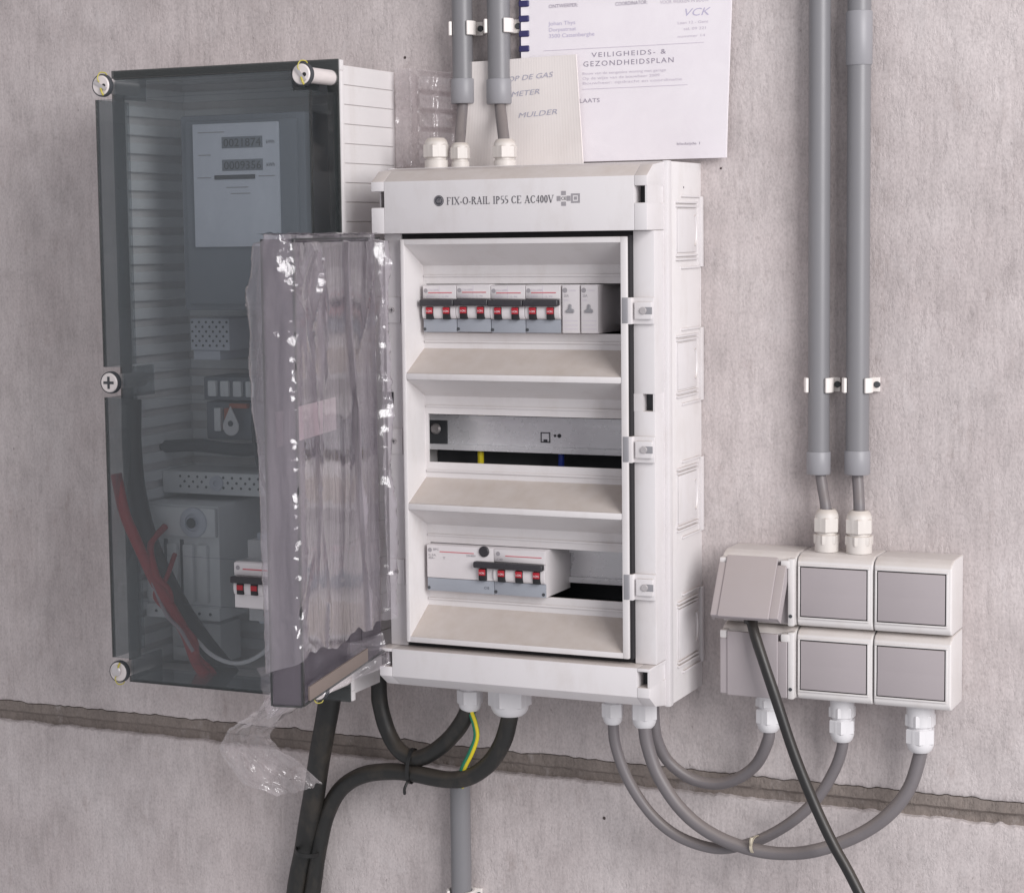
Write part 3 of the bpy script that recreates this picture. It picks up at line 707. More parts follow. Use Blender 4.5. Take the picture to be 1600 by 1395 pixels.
# five sealed lid screws on their posts
for i, (x, z) in enumerate(((-309.8, 218.5), (-86.7, 219.5), (-310.7, -71), (-310.6, -360.5), (-84, -360.5))):
    m = MB(); m.lathe([(7.4, 119), (7.4, 170), (9.0, 171), (9.0, 174.5)], (x, 0, z), 'd', 24); s = m.build('screw_post', 'screw_white', cab)
    m = MB(); m.lathe([(10.2, 170), (11.0, 171), (11.0, 174.5), (10.6, 176), (9.7, 176), (9.6, 174.0)], (x, 0, z), 'd', 28); m.build('screw_collar', 'dusk', s)
    m = MB(); m.lathe([(9.6, 173), (9.6, 176.2), (8.6, 177.4), (.01, 177.4)], (x, 0, z), 'd', 24); m.build('screw_cap', 'screw_white', s)
    if i == 2:
        m = MB(); m.box(x-6, x+6, 177, 177.7, z-1.3, z+1.3); m.box(x-1.3, x+1.3, 177, 177.8, z-6, z+6); m.build('cross_slot', 'dusk', s)
    elif i == 3:
        m = MB(); m.lathe([(5.6, 177), (5.6, 179), (4.4, 180), (.01, 180)], (x-1, 0, z+1.5), 'd', 20); m.build('lead_seal', 'screw', s)
    else:
        m = MB(); a = [.5, .9, 0, 0, .4][i]
        R = Matrix.Translation((x, 0, z)) @ Matrix.Rotation(a, 4, 'Y') @ Matrix.Translation((-x, 0, -z))
        m.box(x-8, x+8, 177, 178.8, z-1.6, z+1.6, .4, mtx=R); m.build('seal_bar', 'screw', s)
        m = MB(); m.lathe([(2.0, 0), (2.0, .6)], (x+4, 177.2, z-.5), 'd', 10); m.build('seal_hole', 'black', s)
    if i != 2:
        m = MB(); q = -1 if i >= 3 else 1
        m.tube([(x-1, 178, z+q*3), (x-2, 179, z+q*7), (x, 177.5, z+q*12), (x+4, 175, z+q*12), (x+5, 173, z+q*10)], .55, 6, 5)
        m.tube([(x+1, 178.5, z-q*3), (x+3, 179.5, z-q*7), (x+3.5, 178, z-q*9.5)], 1.0, 6, 4); m.build('seal_wire', 'wire_yellow', s)

# things mounted inside the cabinet
em = thing('electricity_meter', 'dark grey electricity meter with two counters behind the smoked lid', 'meter', (-190, 10, -4))
m = MB(); m.box(-262, -120, 9, 112, -2, 190, 3); m.box(-254, -128, 111, 116, 4, 184, 2); m.build('casing', 'meter_grey', em)
m = MB(); m.box(-242.7, -146.4, 115.5, 120, 60.6, 180.8, .8); fp = m.build('face_plate', 'meter_pale', em)
for zz, s_ in ((162, '0021874'), (140, '0009356')):
    m = MB(); m.box(-209, -163, 119.8, 120.5, zz-5.5, zz+5.5, .3); c_ = m.build('counter', 'meter_grey', fp)
    text(s_, -207, 120.8, zz-4, 8, 'dusk', c_, 'digits', width=42); text('kWh', -159, 120.3, zz-2, 3.6, 'ink', fp, 'print', width=9)
m = MB(); m.box(-218, -172, 119.8, 121, 126.4, 130.6, .3); m.build('rotor_slot', 'dusk', fp)
for zz, a, b in ((172, -236, -206), (150, -236, -222), (128, -238, -222), (128.4, -168, -150), (118, -205, -180), (112, -200, -178)):
    m = MB(); m.box(a, b, 119.9, 120.3, zz, zz+.9); m.build('print_line', 'ink_grey', fp)
pc = thing('terminal_cover', 'small perforated white cover under the electricity meter', 'cover', (-262, 10, -46))
m = MB(); m.box(-286, -239, 6, 66, -45, -12, 2); m.box(-284, -252, 6, 64, -55, -45, 1.5); b_c = m.build('shell', 'meter_pale', pc)
for r in range(6):
    for c in range(11):
        if (r+c) % 2: continue
        q = MB(); q.lathe([(1.3, 0), (1.3, .4)], (-283+c*4.1, 66, -16-r*4.8), 'd', 8); q.build('hole', 'dusk', b_c)
tb = thing('terminal_block', 'grey terminal block with orange parts below the perforated cover', 'terminal block', (-235, 10, -136))
m = MB(); m.box(-274, -196, 6, 62, -96, -72, 2); m.box(-274, -196, 6, 58, -137, -98, 2); b_t = m.build('base', 'meter_grey', tb)
for x in (-262, -247, -232, -217):
    q = MB(); q.box(x-5, x+5, 60, 66, -92, -76, 1.5); q.build('clamp', 'inner', tb)
for x, w_ in ((-258, 8), (-246, 8)):
    q = MB(); q.box(x-w_/2, x+w_/2, 57, 63, -128, -104, 1.2); q.build('clamp', 'orange' if x > -250 else 'inner', tb)
q = MB(); q.box(-243, -222, 57, 64, -104, -99, 1); q.build('link', 'orange', tb)
m = MB(); R0 = 9.5
drop = [(-238+R0*math.cos(a), 68, -122+R0*math.sin(a)) for a in [math.radians(150+240*k/14) for k in range(15)]]+[(-238, 68, -101)]
m.poly(drop, (0, 1.6, 0), .4, 1); sg = m.build('seal_tag', 'white_wire', None, (-238, 68, -132)); tag(sg, 'white teardrop seal tag hanging inside the meter cabinet', 'seal tag')
q = MB(); q.lathe([(3, 0), (3, .8)], (-238, 69.4, -119), 'd', 12); q.build('eyelet', 'dusk', sg)
mr = thing('mounting_rail', 'perforated light grey rail across the meter cabinet', 'rail', (-215, 10, -195))
m = MB(); m.box(-322, -100, 5, 70, -193, -170, 1.5); b_r = m.build('strip', 'inner', mr)
for c in range(34):
    for r in range(3):
        if (r+c) % 2: continue
        q = MB(); q.lathe([(1.4, 0), (1.4, .4)], (-300+c*5.2, 70, -175-r*5.2), 'd', 8); q.build('hole', 'dusk', b_r)
m = MB(); m.lathe([(8, 0), (8, 2), (3, 2.2), (3, .5)], (-256, 70, -181), 'd', 20); m.build('boss', 'meter_pale', mr)
m = MB(); m.tube([(-326, 60, -146), (-280, 66, -143), (-230, 66, -146), (-180, 62, -143), (-100, 60, -146)], 6.5, 12, 6)
tag(m.build('cable', 'dusk', None, (-215, 60, -150)), 'dark cable lying across the cabinet above the perforated rail', 'cable')
tr = thing('tariff_relay', 'pale grey relay with a round dial in the lower meter cabinet', 'relay', (-280, 10, -320))
m = MB(); m.box(-326, -236, 8, 100, -318, -200, 3); m.box(-325, -237, 99, 106, -232, -202, 2)
for x in (-316, -296, -277, -260): m.box(x, x+12, 99, 106, -300, -240, 2)
m.box(-325, -236, 99, 103, -318, -304, 1.5); b_ = m.build('casing', 'inner', tr)
m = MB(); m.lathe([(15.5, 0), (15.5, 2.5), (14, 3.5), (9, 3.5), (8.5, 1.5), (5, 1.5), (4.6, 6), (.1, 6)], (-262, 105.5, -217), 'd', 28); m.build('dial', 'meter_pale', tr)
m = MB(); m.lathe([(5.4, 0), (5.4, .7)], (-262, 110.9, -217), 'd', 16); m.build('dial_hub', 'dusk', tr)
for x in (-302, -282.5): 
    q = MB(); q.box(x, x+4, 99.5, 101, -300, -236); q.build('gap', 'dusk', tr)
for k in range(6):
    q = MB(); q.lathe([(1.6, 0), (1.6, .6)], (-312+k*13, 103, -311), 'd', 8); q.build('terminal_hole', 'dusk', tr)
bt = thing('circuit_breaker', 'white two-pole breaker poking through the smoked lid of the meter cabinet', 'circuit breaker', (-173, 176, -264))
ORG[bt.name] = (0, 0, 0); w = 2*MW+14; b = module_body(bt, w, False)
m = MB(); m.box(-1.2, w, -1, 6.4, 2.4, 8.4, 1.6, 3); m.build('toggle_bar', 'dark', bt)
for x in (MW*.5-.6, MW*1.35): 
    t_ = MB(); t_.box(x-3.8, x+3.8, -1, 3.6, -9, 2.4, 1.0); o = t_.build('toggle', 'black', bt)
    r = MB(); r.box(x-3.5, x+3.5, 2.5, 4.0, -4.5, .5, .4); r.build('red_face', 'red', o)
m = MB(); m.box(10, w-4, .0, .3, 15, 16.2); m.build('red_line', 'ink_red', b)
m = MB(); m.lathe([(2.2, 0), (2.2, .3)], (4.5, .0, 16.8), 'd', 16); m.build('emblem', 'ink_grey', b)
for z0, z1, dd in ((25, 46, -34), (-44, -25, -34)):
    m = MB(); m.box(6, w-2, -160, dd, z0, z1, 1.5); tm = m.build('terminal_shroud', 'meter_pale', bt)
    for x in (14, 34):
        q = MB(); q.lathe([(3.6, 0), (3.6, .6)], (x, dd, (z0+z1)/2+1), 'd', 14); q.build('terminal_hole', 'dusk', tm)
ORG[bt.name] = (-173, 176, -264)
wire('cable', 'long red cable shape, partly a lid reflection, running down from the left flank of the smoked meter cabinet', 'cable', [(-324, 150, -165), (-314.3, 152, -203), (-303, 149, -232), (-288, 144, -268), (-268, 147, -294), (-254.7, 138, -325), (-250, 125, -358), (-244.4, 112, -374)], 5.8, 'red_wire_reflection', None, 14)  # red and dark diagonal: part real wire, part lid reflection shaped as cables
wire('cable', 'short red cable shape, part wire and part lid reflection, crossing the longer one low in the smoked meter cabinet', 'cable', [(-294, 110, -222), (-296, 134, -238), (-282, 146, -266), (-272, 140, -283), (-262, 148, -306), (-246, 136, -338), (-252, 122, -356), (-238, 108, -374)], 3.6, 'red_wire_reflection', None, 12)
wire('cable', 'thin red cable shape, part wire and part lid reflection, kinked beside the two others in the smoked meter cabinet', 'cable', [(-282, 112, -250), (-276, 138, -270), (-284, 146, -288), (-260, 142, -312), (-244, 138, -330), (-248, 124, -352), (-232, 104, -374)], 2.6, 'red_wire_reflection', None, 10)
wire('cable', 'black cable shape for the dark lid reflection, running diagonally behind the red ones in the meter cabinet', 'cable', [(-322, 122, -92), (-322, 124, -140), (-316, 126, -190), (-302, 126, -240), (-278, 126, -285), (-256, 118, -326), (-226, 100, -374)], 10.0, 'black_cable', None, 16)  # dark band of the lid reflection, shaped as a cable
m = MB(); m.tube([(-292, 146, -262), (-268, 153, -302), (-252, 152, -318), (-240, 148, -340)], 2.0, 8, 6); tag(m.build('cable_tie', 'sticker', None, (-262, 150, -318)), 'pale strap lying along the red cable behind the lid', 'strap')
wire('wire', 'thin white wire sagging in the lower meter cabinet', 'wire', [(-268, 122, -296), (-258, 124, -322), (-236, 124, -346), (-205, 124, -354), (-175, 124, -342), (-152, 124, -316)], 2.1, 'white_wire')
wire('wire', 'thin dark wire drooping beside the terminal block', 'wire', [(-190, 80, -20), (-196, 84, -70), (-202, 86, -120), (-196, 84, -165), (-180, 84, -205), (-168, 90, -225)], 1.8, 'dusk')
tag(MB().box(-322, -262, 20, 60, -372, -330, 2).box(-318, -280, 60, 66, -346, -335, 1).box(-316, -286, 60, 66, -366, -356, 1).build('terminal_strip', 'inner', None, (-290, 20, -372)), 'pale terminal strip at the bottom left inside the meter cabinet', 'terminal strip')

# ------------------------------------------------------------------ conduits, clips, cables
def conduit(label, x, z0, z1, r, sockets, group=None, d=14.0, lean=0.0):
    m = MB(); P = [(x, d, z0), (x+lean, d, z1)]
    n = 32; rings = []
    for p in P:
        for rr in ((r,) if True else ()): rings.append([m.bm.verts.new((p[0]+rr*math.cos(2*math.pi*k/n), p[1]+rr*math.sin(2*math.pi*k/n), p[2])) for k in range(n)])
    inner = [m.bm.verts.new((x+(r-1.6)*math.cos(2*math.pi*k/n), d+(r-1.6)*math.sin(2*math.pi*k/n), z0)) for k in range(n)]
    deep = [m.bm.verts.new((x+(r-1.6)*math.cos(2*math.pi*k/n), d+(r-1.6)*math.sin(2*math.pi*k/n), z0+20)) for k in range(n)]
    for a, b in ((rings[0], rings[1]), (inner, rings[0]), (deep, inner)):
        for k in range(n): m.bm.faces.new((a[k], a[(k+1) % n], b[(k+1) % n], b[k]))
    m.bm.faces.new(deep)
    t = thing('conduit', label, 'conduit', (x, d, z0), group)
    m.build('pipe', 'conduit', t)
    for za, zb, rr in sockets:
        xx = x+lean*((za+zb)/2-z0)/(z1-z0)
        s = MB(); s.lathe([(r-.2, za), (rr-.8, za), (rr, za+1.2), (rr, zb-1), (rr-.6, zb), (r-.2, zb)], (xx, d, 0), 'z', 32); s.build('pipe_socket', 'socket_pvc', t)
    return t
conduit('left grey conduit of the pair above the board', 3.0, 198, 620, 10.2, [(197, 221, 12.0)], 'conduits above the board')
conduit('right grey conduit of the pair above the board', 42.0, 196, 620, 11.2, [(195, 219, 12.8)], 'conduits above the board')
conduit('left grey conduit of the long pair above the sockets', 360.2, -154, 620, 10.0, [(-155, -134, 11.2)], 'conduits above the sockets')
conduit('right grey conduit of the long pair, with a wider sleeve near the top', 396.4, -153, 620, 10.6, [(-154, -132, 11.8), (216, 264, 11.9)], 'conduits above the sockets')
conduit('grey conduit below the board, running down from the black cables', -11.2, -900, -480, 10.4, [], None)
def clip(label, x, z, r, d=14.0, group='white conduit clips'):
    t = thing('conduit_clip', label, 'pipe clip', (x, 0, z), group)
    for sgn in (-1, 1):
        m = MB(); pr = []
        for rr, rev in ((r+.3, False), (r+3.4, True)):
            seq = [(rr*math.sin(a), d-rr*math.cos(a)) for a in [math.radians(40+96*k/10) for k in range(11)]]
            pr += seq[::-1] if rev else seq
        m.poly([(x+sgn*px, pd, z-6.8) for px, pd in pr], (0, 0, 13.6), .5, 1)
        m.build('clip_arm', 'clip', t)
    m = MB(); m.box(x-r*.72, x+r*.72, .2, 4.6, z-6.6, z+6.6, .6); m.box(x+r*.6, x+r+7, .2, 4, z-6.6, z+6.6, .6); m.build('clip_base', 'clip', t)
    screw_head(t, x+r+4.6, 4, z, 3.0, 'dusk', False, 'clip_screw')
    return t
clip('white clip on the left conduit above the board', 3.0, 269.5, 10.4)
clip('white clip on the right conduit above the board', 42.0, 269.8, 11.4)
clip('white clip on the left conduit above the sockets', 360.2, -72.5, 10.2)
clip('white clip on the right conduit above the sockets', 396.4, -72.0, 10.8)
clip('white clip on the conduit below the board', -12, -602, 11.4)

GC = 'grey cables'
wire('grey_cable', 'short grey cable bending from the left upper conduit into the board', 'cable', [(3.2, 14, 250), (3.2, 14, 210), (3.6, 18, 190), (7.5, 32, 168), (12.5, 43, 155), (13.5, 45, 140)], 5.2, 'grey_cable', GC, 14)
wire('grey_cable', 'short grey cable dropping from the right upper conduit into the board', 'cable', [(42, 14, 250), (42.3, 14, 207), (45.5, 20, 190), (56, 38, 166), (60.2, 45, 152), (60.5, 45, 140)], 5.6, 'grey_cable', GC, 14)
wire('grey_cable', 'short grey cable from the left long conduit into the socket block', 'cable', [(360.5, 14, -110), (361.4, 14, -148), (365, 18, -167), (369.5, 24, -183), (370.6, 25, -200)], 5.0, 'grey_cable', GC, 14)
wire('grey_cable', 'short grey cable from the right long conduit into the socket block', 'cable', [(396.2, 14, -110), (396.4, 14, -148), (398.5, 18, -166), (400.9, 24, -182), (401, 25, -200)], 5.2, 'grey_cable', GC, 14)
wire('grey_cable', 'grey cable looping from the board to the gland under the middle switch', 'cable', [(172.8, 60, -380), (173.2, 60, -396), (175.6, 60, -417.7), (186.4, 58, -448.3), (205.5, 54, -478.6), (228.4, 50, -499), (255.8, 46, -509.5), (280.5, 43, -510.3), (310.5, 36, -500.6), (340.3, 32, -481.1), (363.6, 29, -457.1), (378.8, 26, -430.5), (386.2, 25, -408), (386.4, 25, -392)], 5.3, 'grey_cable', GC, 16)
wire('grey_cable', 'longest grey cable, looping from the board to the gland under the right switch', 'cable', [(204, 58, -380), (204.9, 60, -395.2), (208, 60, -414.7), (218.1, 60, -441.6), (237.8, 59, -469.8), (262.4, 58, -489.3), (293.1, 55, -502), (329, 50, -507.4), (364.5, 46, -502.5), (402, 40, -486.6), (430.4, 35, -465.5), (449.6, 30, -439.1), (458.4, 25, -408), (458.8, 25, -392)], 6.3, 'grey_cable', GC, 16)
wire('grey_cable', 'grey cable hanging nearest the wall, ending under the closed socket', 'cable', [(208, 44, -372), (208.5, 42, -399.6), (210.5, 38, -416.6), (219.2, 32, -435.8), (238.3, 26, -451.1), (260.7, 22, -455.5), (283, 22, -448.8), (303.5, 23, -431.7), (315.6, 25, -406.6), (316, 25, -392)], 5.6, 'grey_cable', GC, 16)
def tie(label, c, ax, r, mat, tail=None, wd=2.2):
    c = Vector(c); a = Vector(ax).normalized(); u = a.cross(Vector((0, 1, .1))).normalized(); v = a.cross(u)
    m = MB(); n = 22; rings = []
    for k in range(n):
        t = 2*math.pi*k/n; o = u*math.cos(t)*r[0]+v*math.sin(t)*r[1]
        e = (u*math.cos(t)+v*math.sin(t))*.9
        rings.append([m.bm.verts.new(c+o+e*s1+a*wd*s2) for s1, s2 in ((0, -1), (1, -1), (1, 1), (0, 1))])
    for i in range(n):
        p, q = rings[i], rings[(i+1) % n]
        for j in range(4): m.bm.faces.new((p[j], p[(j+1) % 4], q[(j+1) % 4], q[j]))
    o = m.build('cable_tie', mat, None, tuple(c)); tag(o, label, 'cable tie')
    if tail:
        q = MB(); q.tube(tail, 1.5, 6, 4); q.build('tie_tail', mat, o)
    return o
tie('cream cable tie holding the two long grey cables together', (310, 45.5, -502.8), (1, 0, .1), (7.5, 16), 'tie_cream', [(310, 62, -498), (310.5, 64, -495), (311, 63, -491)], 1.3)
GBk = 'black cables under the boxes'
wire('black_cable', 'black cable sagging in a U from the meter cabinet to the board', 'cable', [(-85.8, 45, -350), (-85.8, 45, -384), (-84.7, 45, -402.6), (-77.2, 45, -428.3), (-63.7, 48, -446), (-46, 50, -453), (-28.7, 52, -448), (-7.8, 55, -433), (9.5, 58, -414.5), (20, 60, -397), (22.5, 60, -385)], 8.3, 'black_cable', GBk, 18)
wire('black_cable', 'black cable rising from the floor and curling up to the big gland', 'cable', [(-222, 18, -860), (-200, 18, -700), (-182.4, 20, -618.8), (-174.2, 22, -579.2), (-162.4, 25, -535.8), (-142.2, 30, -501.8), (-112.4, 37, -481), (-75.9, 45, -471), (-43.9, 52, -468.5), (-4.9, 58, -469), (21.2, 61, -463), (43.1, 62, -447.4), (58.1, 62, -425), (65.8, 62, -400), (66.5, 62, -385)], 8.6, 'black_cable', GBk, 18)
wire('black_cable', 'thick straight black cable going down from the meter cabinet to the floor', 'cable', [(-232, 18, -860), (-218, 18, -720), (-202, 18, -621.6), (-187, 24, -566), (-171, 34, -513.5), (-154, 48, -460.8), (-138, 58, -410.4), (-129, 60, -370), (-127, 60, -350)], 11.5, 'black_cable', GBk, 18)
tie('black cable tie where the two black cables cross under the board', (-47, 51, -461), (1, 0, -.08), (17.5, 10), 'tie_black', [(-48, 60, -476), (-50, 62, -482), (-51, 60, -488)], 2.0)
tie('black cable tie strapping the two black cables together near the floor', (-181, 24, -570), (-.2, 0, -1), (13, 21), 'tie_black', None, 2.2)
gy = wire('earth_wire', 'green and yellow earth wire hanging from the small gland', 'wire', [(24, 63, -385), (25, 63, -396), (30, 65, -408), (32, 66, -420.6), (26, 66, -436.3), (16, 62, -453), (6, 50, -470), (-2, 30, -482)], 3.1, 'green', None, 14)
m = MB(); m.tube([(25.4, 64.6, -385), (26.6, 64.8, -396), (31.8, 66.6, -408), (33.8, 67.6, -420.6), (28, 67.6, -436.8), (18, 63.6, -453.6), (8, 51.6, -470.6), (0, 31.6, -482.6)], 1.9, 10, 8); m.build('yellow_stripe', 'yellow', gy)
pc_ = wire('power_lead', 'black power cord hanging from under the lifted socket cover', 'power cable', [(308.7, 58, -268), (309.2, 60, -282), (314.2, 66, -296), (324.5, 72, -320.5), (337.8, 76, -354.2), (355.3, 78, -402.7), (373.8, 80, -444.9), (392.8, 84, -480.2), (408.6, 88, -503.8), (424.3, 92, -530.2), (437.9, 95, -556.9), (456, 98, -610)], 5.0, 'cord', None, 16)
m = MB(); m.lathe([(17, 0), (17.5, 2), (16, 9), (12, 13), (10, 13.5)], (309, 51, -264), 'd', 24); m.lathe([(6.6, 0), (7.2, -6), (6.4, -20)], (309.4, 60, -270), 'z', 16); m.build('plug', 'cord', pc_)

# ------------------------------------------------------------------ surface-mounted switches and sockets, two rows of three
UX = (278.3, 349.8, 420.9, 491.6); ZT, ZM, ZB = -224.6, -292.7, -360.7
def housing(t, x0, x1, z0, z1):
    m = MB()
    m.poly([(x0+.6, d, z) for d, z in ((.3, z0+.3), (.3, z1-.3), (38, z1-.3), (47, z1-3.2), (50, z1-7), (50, z0+5), (47.5, z0+1.4), (42, z0+.3))], (x1-x0-1.2, 0, 0), 1.7, 3)
    return m.build('housing', 'sock', t)
def switch(label, x0, x1, z0, z1):
    t = thing('light_switch', label, 'light switch', ((x0+x1)/2, 0, z0), 'grey rocker switches'); h = housing(t, x0, x1, z0, z1)
    ra, rb, za, zb = x0+3.4, x1-5.2, z0+10.0, z1-11.2
    m = MB()
    for a in ((ra-1.6, rb+1.6, zb, zb+1.6), (ra-1.6, rb+1.6, za-1.6, za), (ra-1.6, ra, za, zb), (rb, rb+1.6, za, zb)): m.box(a[0], a[1], 48, 51.4, a[2], a[3], .6)
    m.build('rocker_frame', 'sock', t)
    m = MB(); m.box(ra-.2, rb+.2, 48, 50.3, za-.2, zb+.2); m.build('rocker_gap', 'black', t)
    m = MB(); m.poly([(ra+1.0, d, z) for d, z in ((49, za+1.0), (52.2, za+1.1), (51.3, (za+zb)/2), (51.9, zb-1.1), (49, zb-1.0))], (rb-ra-2.0, 0, 0), .6, 2); m.build('rocker', 'rocker', t)
    return t
sw = {}
for (i, r), lab in {(1, 0): 'upper switch in the middle, below the twin glands', (2, 0): 'upper switch at the right end of the block', (1, 1): 'lower switch in the middle, beside the closed socket', (2, 1): 'lower switch at the right end of the block'}.items():
    sw[i, r] = switch('grey rocker ' + lab, UX[i], UX[i+1], (ZM, ZB)[r], (ZT, ZM)[r])
gland(sw[1, 0], 371.0, 25, ZT, 1, 11.6, 17, 14, 7, 5.2, 'gland_up')
gland(sw[1, 0], 401.3, 25, ZT, 1, 12.4, 17, 14, 7, 5.4, 'gland_up')
gland(sw[1, 1], 386.2, 25, ZB, -1, 12.0, 19, 13, 8, 5.6)
gland(sw[2, 1], 458.6, 25, ZB, -1, 13.4, 21, 14, 8, 6.6)
def socket(label, z0, z1, opened):
    x0, x1 = UX[0], UX[1]; t = thing('power_socket', label, 'power socket', ((x0+x1)/2, 0, z0), 'covered wall sockets'); housing(t, x0, x1, z0, z1)
    m = MB(); m.box(x1-6.5, x1-.9, 46, 57, z0+1.5, z1-4, 1.6); m.build('side_rail', 'sock', t)
    for xa, xb in ((x0+.3, x0+7.5), (x1-13, x1-4.5)):
        m = MB(); m.box(xa, xb, 44, 58, z1-13.5, z1-5.5, 2); m.build('hinge_ear', 'sock', t)
    xa, xb, H = x0+.6, x1-6.8, z1-z0-10
    ang = math.radians(31) if opened else 0
    hz, hd = z1-7.5, 53.0
    R = Matrix.Translation((0, hd, hz)) @ Matrix.Rotation(ang, 4, 'X') @ Matrix.Translation((0, -hd, -hz))
    m = MB()
    m.box(xa+7.2, xb-8.5, 56, 59.2, hz-H-1, hz+1.5, 1.2, 3, mtx=R)
    m.box(xa, xa+7.6, 54, 57.8, hz-H, hz-5.5, 1.2, 3, mtx=R); m.box(xb-8.9, xb, 54, 57.8, hz-H, hz-5.5, 1.2, 3, mtx=R)
    m.box(xa, xa+2, 46, 55, hz-H, hz-6, .6, mtx=R); m.box(xb-2, xb, 46, 55, hz-H, hz-6, .6, mtx=R); m.box(xa+2, xb-2, 50, 55.5, hz-H, hz-H+2, .6, mtx=R)
    m.build('cover_flap', 'rocker', t)
    m = MB(); m.box(xa+1, xb-.5, 49, 51.2, z0+3, z1-8, .8); m.build('socket_face', 'rocker', t)
    m = MB(); m.lathe([(21, 0), (21, .6)], ((xa+xb)/2, 51.0, (z0+z1)/2-2), 'd', 28); m.build('socket_well', 'dusk', t)
    m = MB(); m.lathe([(1.7, 0), (1.7, .5)], (x1-3.7, 56.8, z0+11), 'd', 12); m.build('pin_hole', 'dusk', t)
    return t
so = socket('upper socket whose grey cover is lifted by the black plug', ZM, ZT, True)
sc = socket('lower socket with its grey cover shut', ZB, ZM, False)
gland(sc, 316.0, 25, ZB, -1, 12.0, 15, 14, 8, 5.8)

# ------------------------------------------------------------------ papers on the wall
bk = thing('booklet', 'white ring-bound safety plan booklet hanging above the board', 'booklet', (170, 0, 136))
def sheet_fn(x0, x1, z0, z1, d, curl, top_in=0.0, seed=0):
    def f(u, v):
        z = z0+(z1-z0)*v; x = x0+(x1-x0)*u-top_in*(1-v)*u*9
        return Vector((x, d+curl*(u-.5)**2*4*(1-v)+1.0*nz(u*2.3+seed, v*3.1)+curl*.5*(1-v)**2, z))
    return f
f = sheet_fn(62.8, 279, 137.5, 430, 6.5, 2.0, 1.0, 3); m = MB(); m.grid(f, 52, 60)
def page(x, z):
    v = (z-137.5)/292.5; u = (x-62.8)/(216.2-9*(1-v)); return f(u, v).y+.22
g = m.bm.faces[:]; r = bmesh.ops.extrude_face_region(m.bm, geom=g, use_keep_orig=True); bmesh.ops.translate(m.bm, verts=[q for q in r['geom'] if isinstance(q, bmesh.types.BMVert)], vec=(0, -3, 0))
m.build('pages', 'paper', bk)
for k in range(7):
    z = 247.5+k*14.3
    q = MB(); q.box(60.6, 71.5, 4, 9.2, z-3.1, z+3.1, 1.6, 3); q.build('comb_ring', 'comb', bk)
q = MB(); q.box(60.4, 62.6, 1, 6.5, 240, 420, .6); q.build('comb_spine', 'comb', bk)
tx = [('VEILIGHEIDS- &', 135.6, 236.0, 75, 4.6, 'ink_violet', 1.25), ('GEZONDHEIDSPLAN', 126.8, 227.6, 91, 5.0, 'ink_violet', 1.25),
      ('Bouw van de eengezins woning met garage', 126, 219.8, 84, 2.6, 'ink_pale', 1), ('Op de wijze van de bouwheer 2009', 126, 215.2, 78, 2.6, 'ink_pale', 1), ('Bouwheer: opdracht en coordinatie', 126, 210.6, 100, 2.6, 'ink_pale', 1),
      ('PLAATS', 119, 193.5, 24, 4.0, 'ink_violet', 1), ('bladzijde 1', 221, 150.5, 23, 2.4, 'ink_violet', 1),
      ('ONTWERPER:', 91.7, 284.6, 30, 3.6, 'ink_violet', 1), ('COORDINATOR:', 160, 283.0, 32, 3.6, 'ink_violet', 1), ('VOOR WERKEN IN BOUW', 205, 282.0, 48, 3.4, 'ink_pale', 1),
      ('Johan Thys', 91.6, 268.2, 28, 3.8, 'ink_lilac', 1), ('Dorpsstraat', 91.5, 262.4, 28, 3.6, 'ink_lilac', 1), ('3500 Cattenberghe', 91.4, 256.4, 47, 3.8, 'ink_lilac', 1),
      ('Laan 12 - Gent', 222, 262.4, 30, 2.6, 'ink_pale', 1), ('tel. 09 221', 228, 256.6, 22, 2.6, 'ink_pale', 1), ('nummer 14', 222, 250.0, 27, 2.4, 'ink_pale', 1)]
for s_, x, z, w_, h_, mt, sp in tx: text(s_, x, 9.8, z, h_, mt, bk, 'lettering', width=w_, spacing=sp, surf=page)
text('VCK', 227, 9.8, 269.5, 7.2, 'ink_lilac', bk, 'logo_script', width=25, shear=.3, surf=page)
for xa, xb, z in ((86, 248, 244.5), (126, 232, 206.2)):
    q = MB(); q.tube([(xa+(xb-xa)*k/24, page(xa+(xb-xa)*k/24, z)-.12, z) for k in range(25)], .26, 5, 1); q.build('rule_line', 'ink_pale', bk)
sl = MB(); f2 = sheet_fn(72.5, 281, 135.2, 430, 8.0, 2.3, 1.0, 3); sl.grid(f2, 40, 50); s_o = sl.build('clear_sleeve', 'sleeve', None, (175, 10, 135))
tag(s_o, 'clear plastic sleeve covering the booklet above the board', 'plastic sleeve')
nt_ = thing('cardboard_note', 'beige corrugated card with handwriting tucked between conduits and booklet', 'card', (65, 14, 134))
m = MB()
def cardf(u, v):
    z = 133+(239-133)*v-2.0*(1-u)*v
    xl = 2+9*v**2+5*math.sin(v*3.0)*.6; xr = 129-6.5*v
    return Vector((xl+(xr-xl)*u, 14+.05*math.sin(u*260)+2.0*nz(u*2, v*2, 8)+3*(u-.5)**2, z))
m.grid(cardf, 240, 24); g = m.bm.faces[:]; r = bmesh.ops.extrude_face_region(m.bm, geom=g, use_keep_orig=True); bmesh.ops.translate(m.bm, verts=[q for q in r['geom'] if isinstance(q, bmesh.types.BMVert)], vec=(0, -2, 0))
m.build('card_sheet', 'card', nt_)
for s_, x, z, w_ in (('OP DE GAS', 50, 216, 48), ('METER', 54, 201.5, 30), ('MULDER', 61, 181, 41)):
    text(s_, x, 16.9, z, 5.0, 'ink_hand', nt_, 'handwriting', width=w_, shear=.25, rot=.06, surf=lambda X, Z: cardf((X-8)/(120), (Z-133)/106).y+.35)

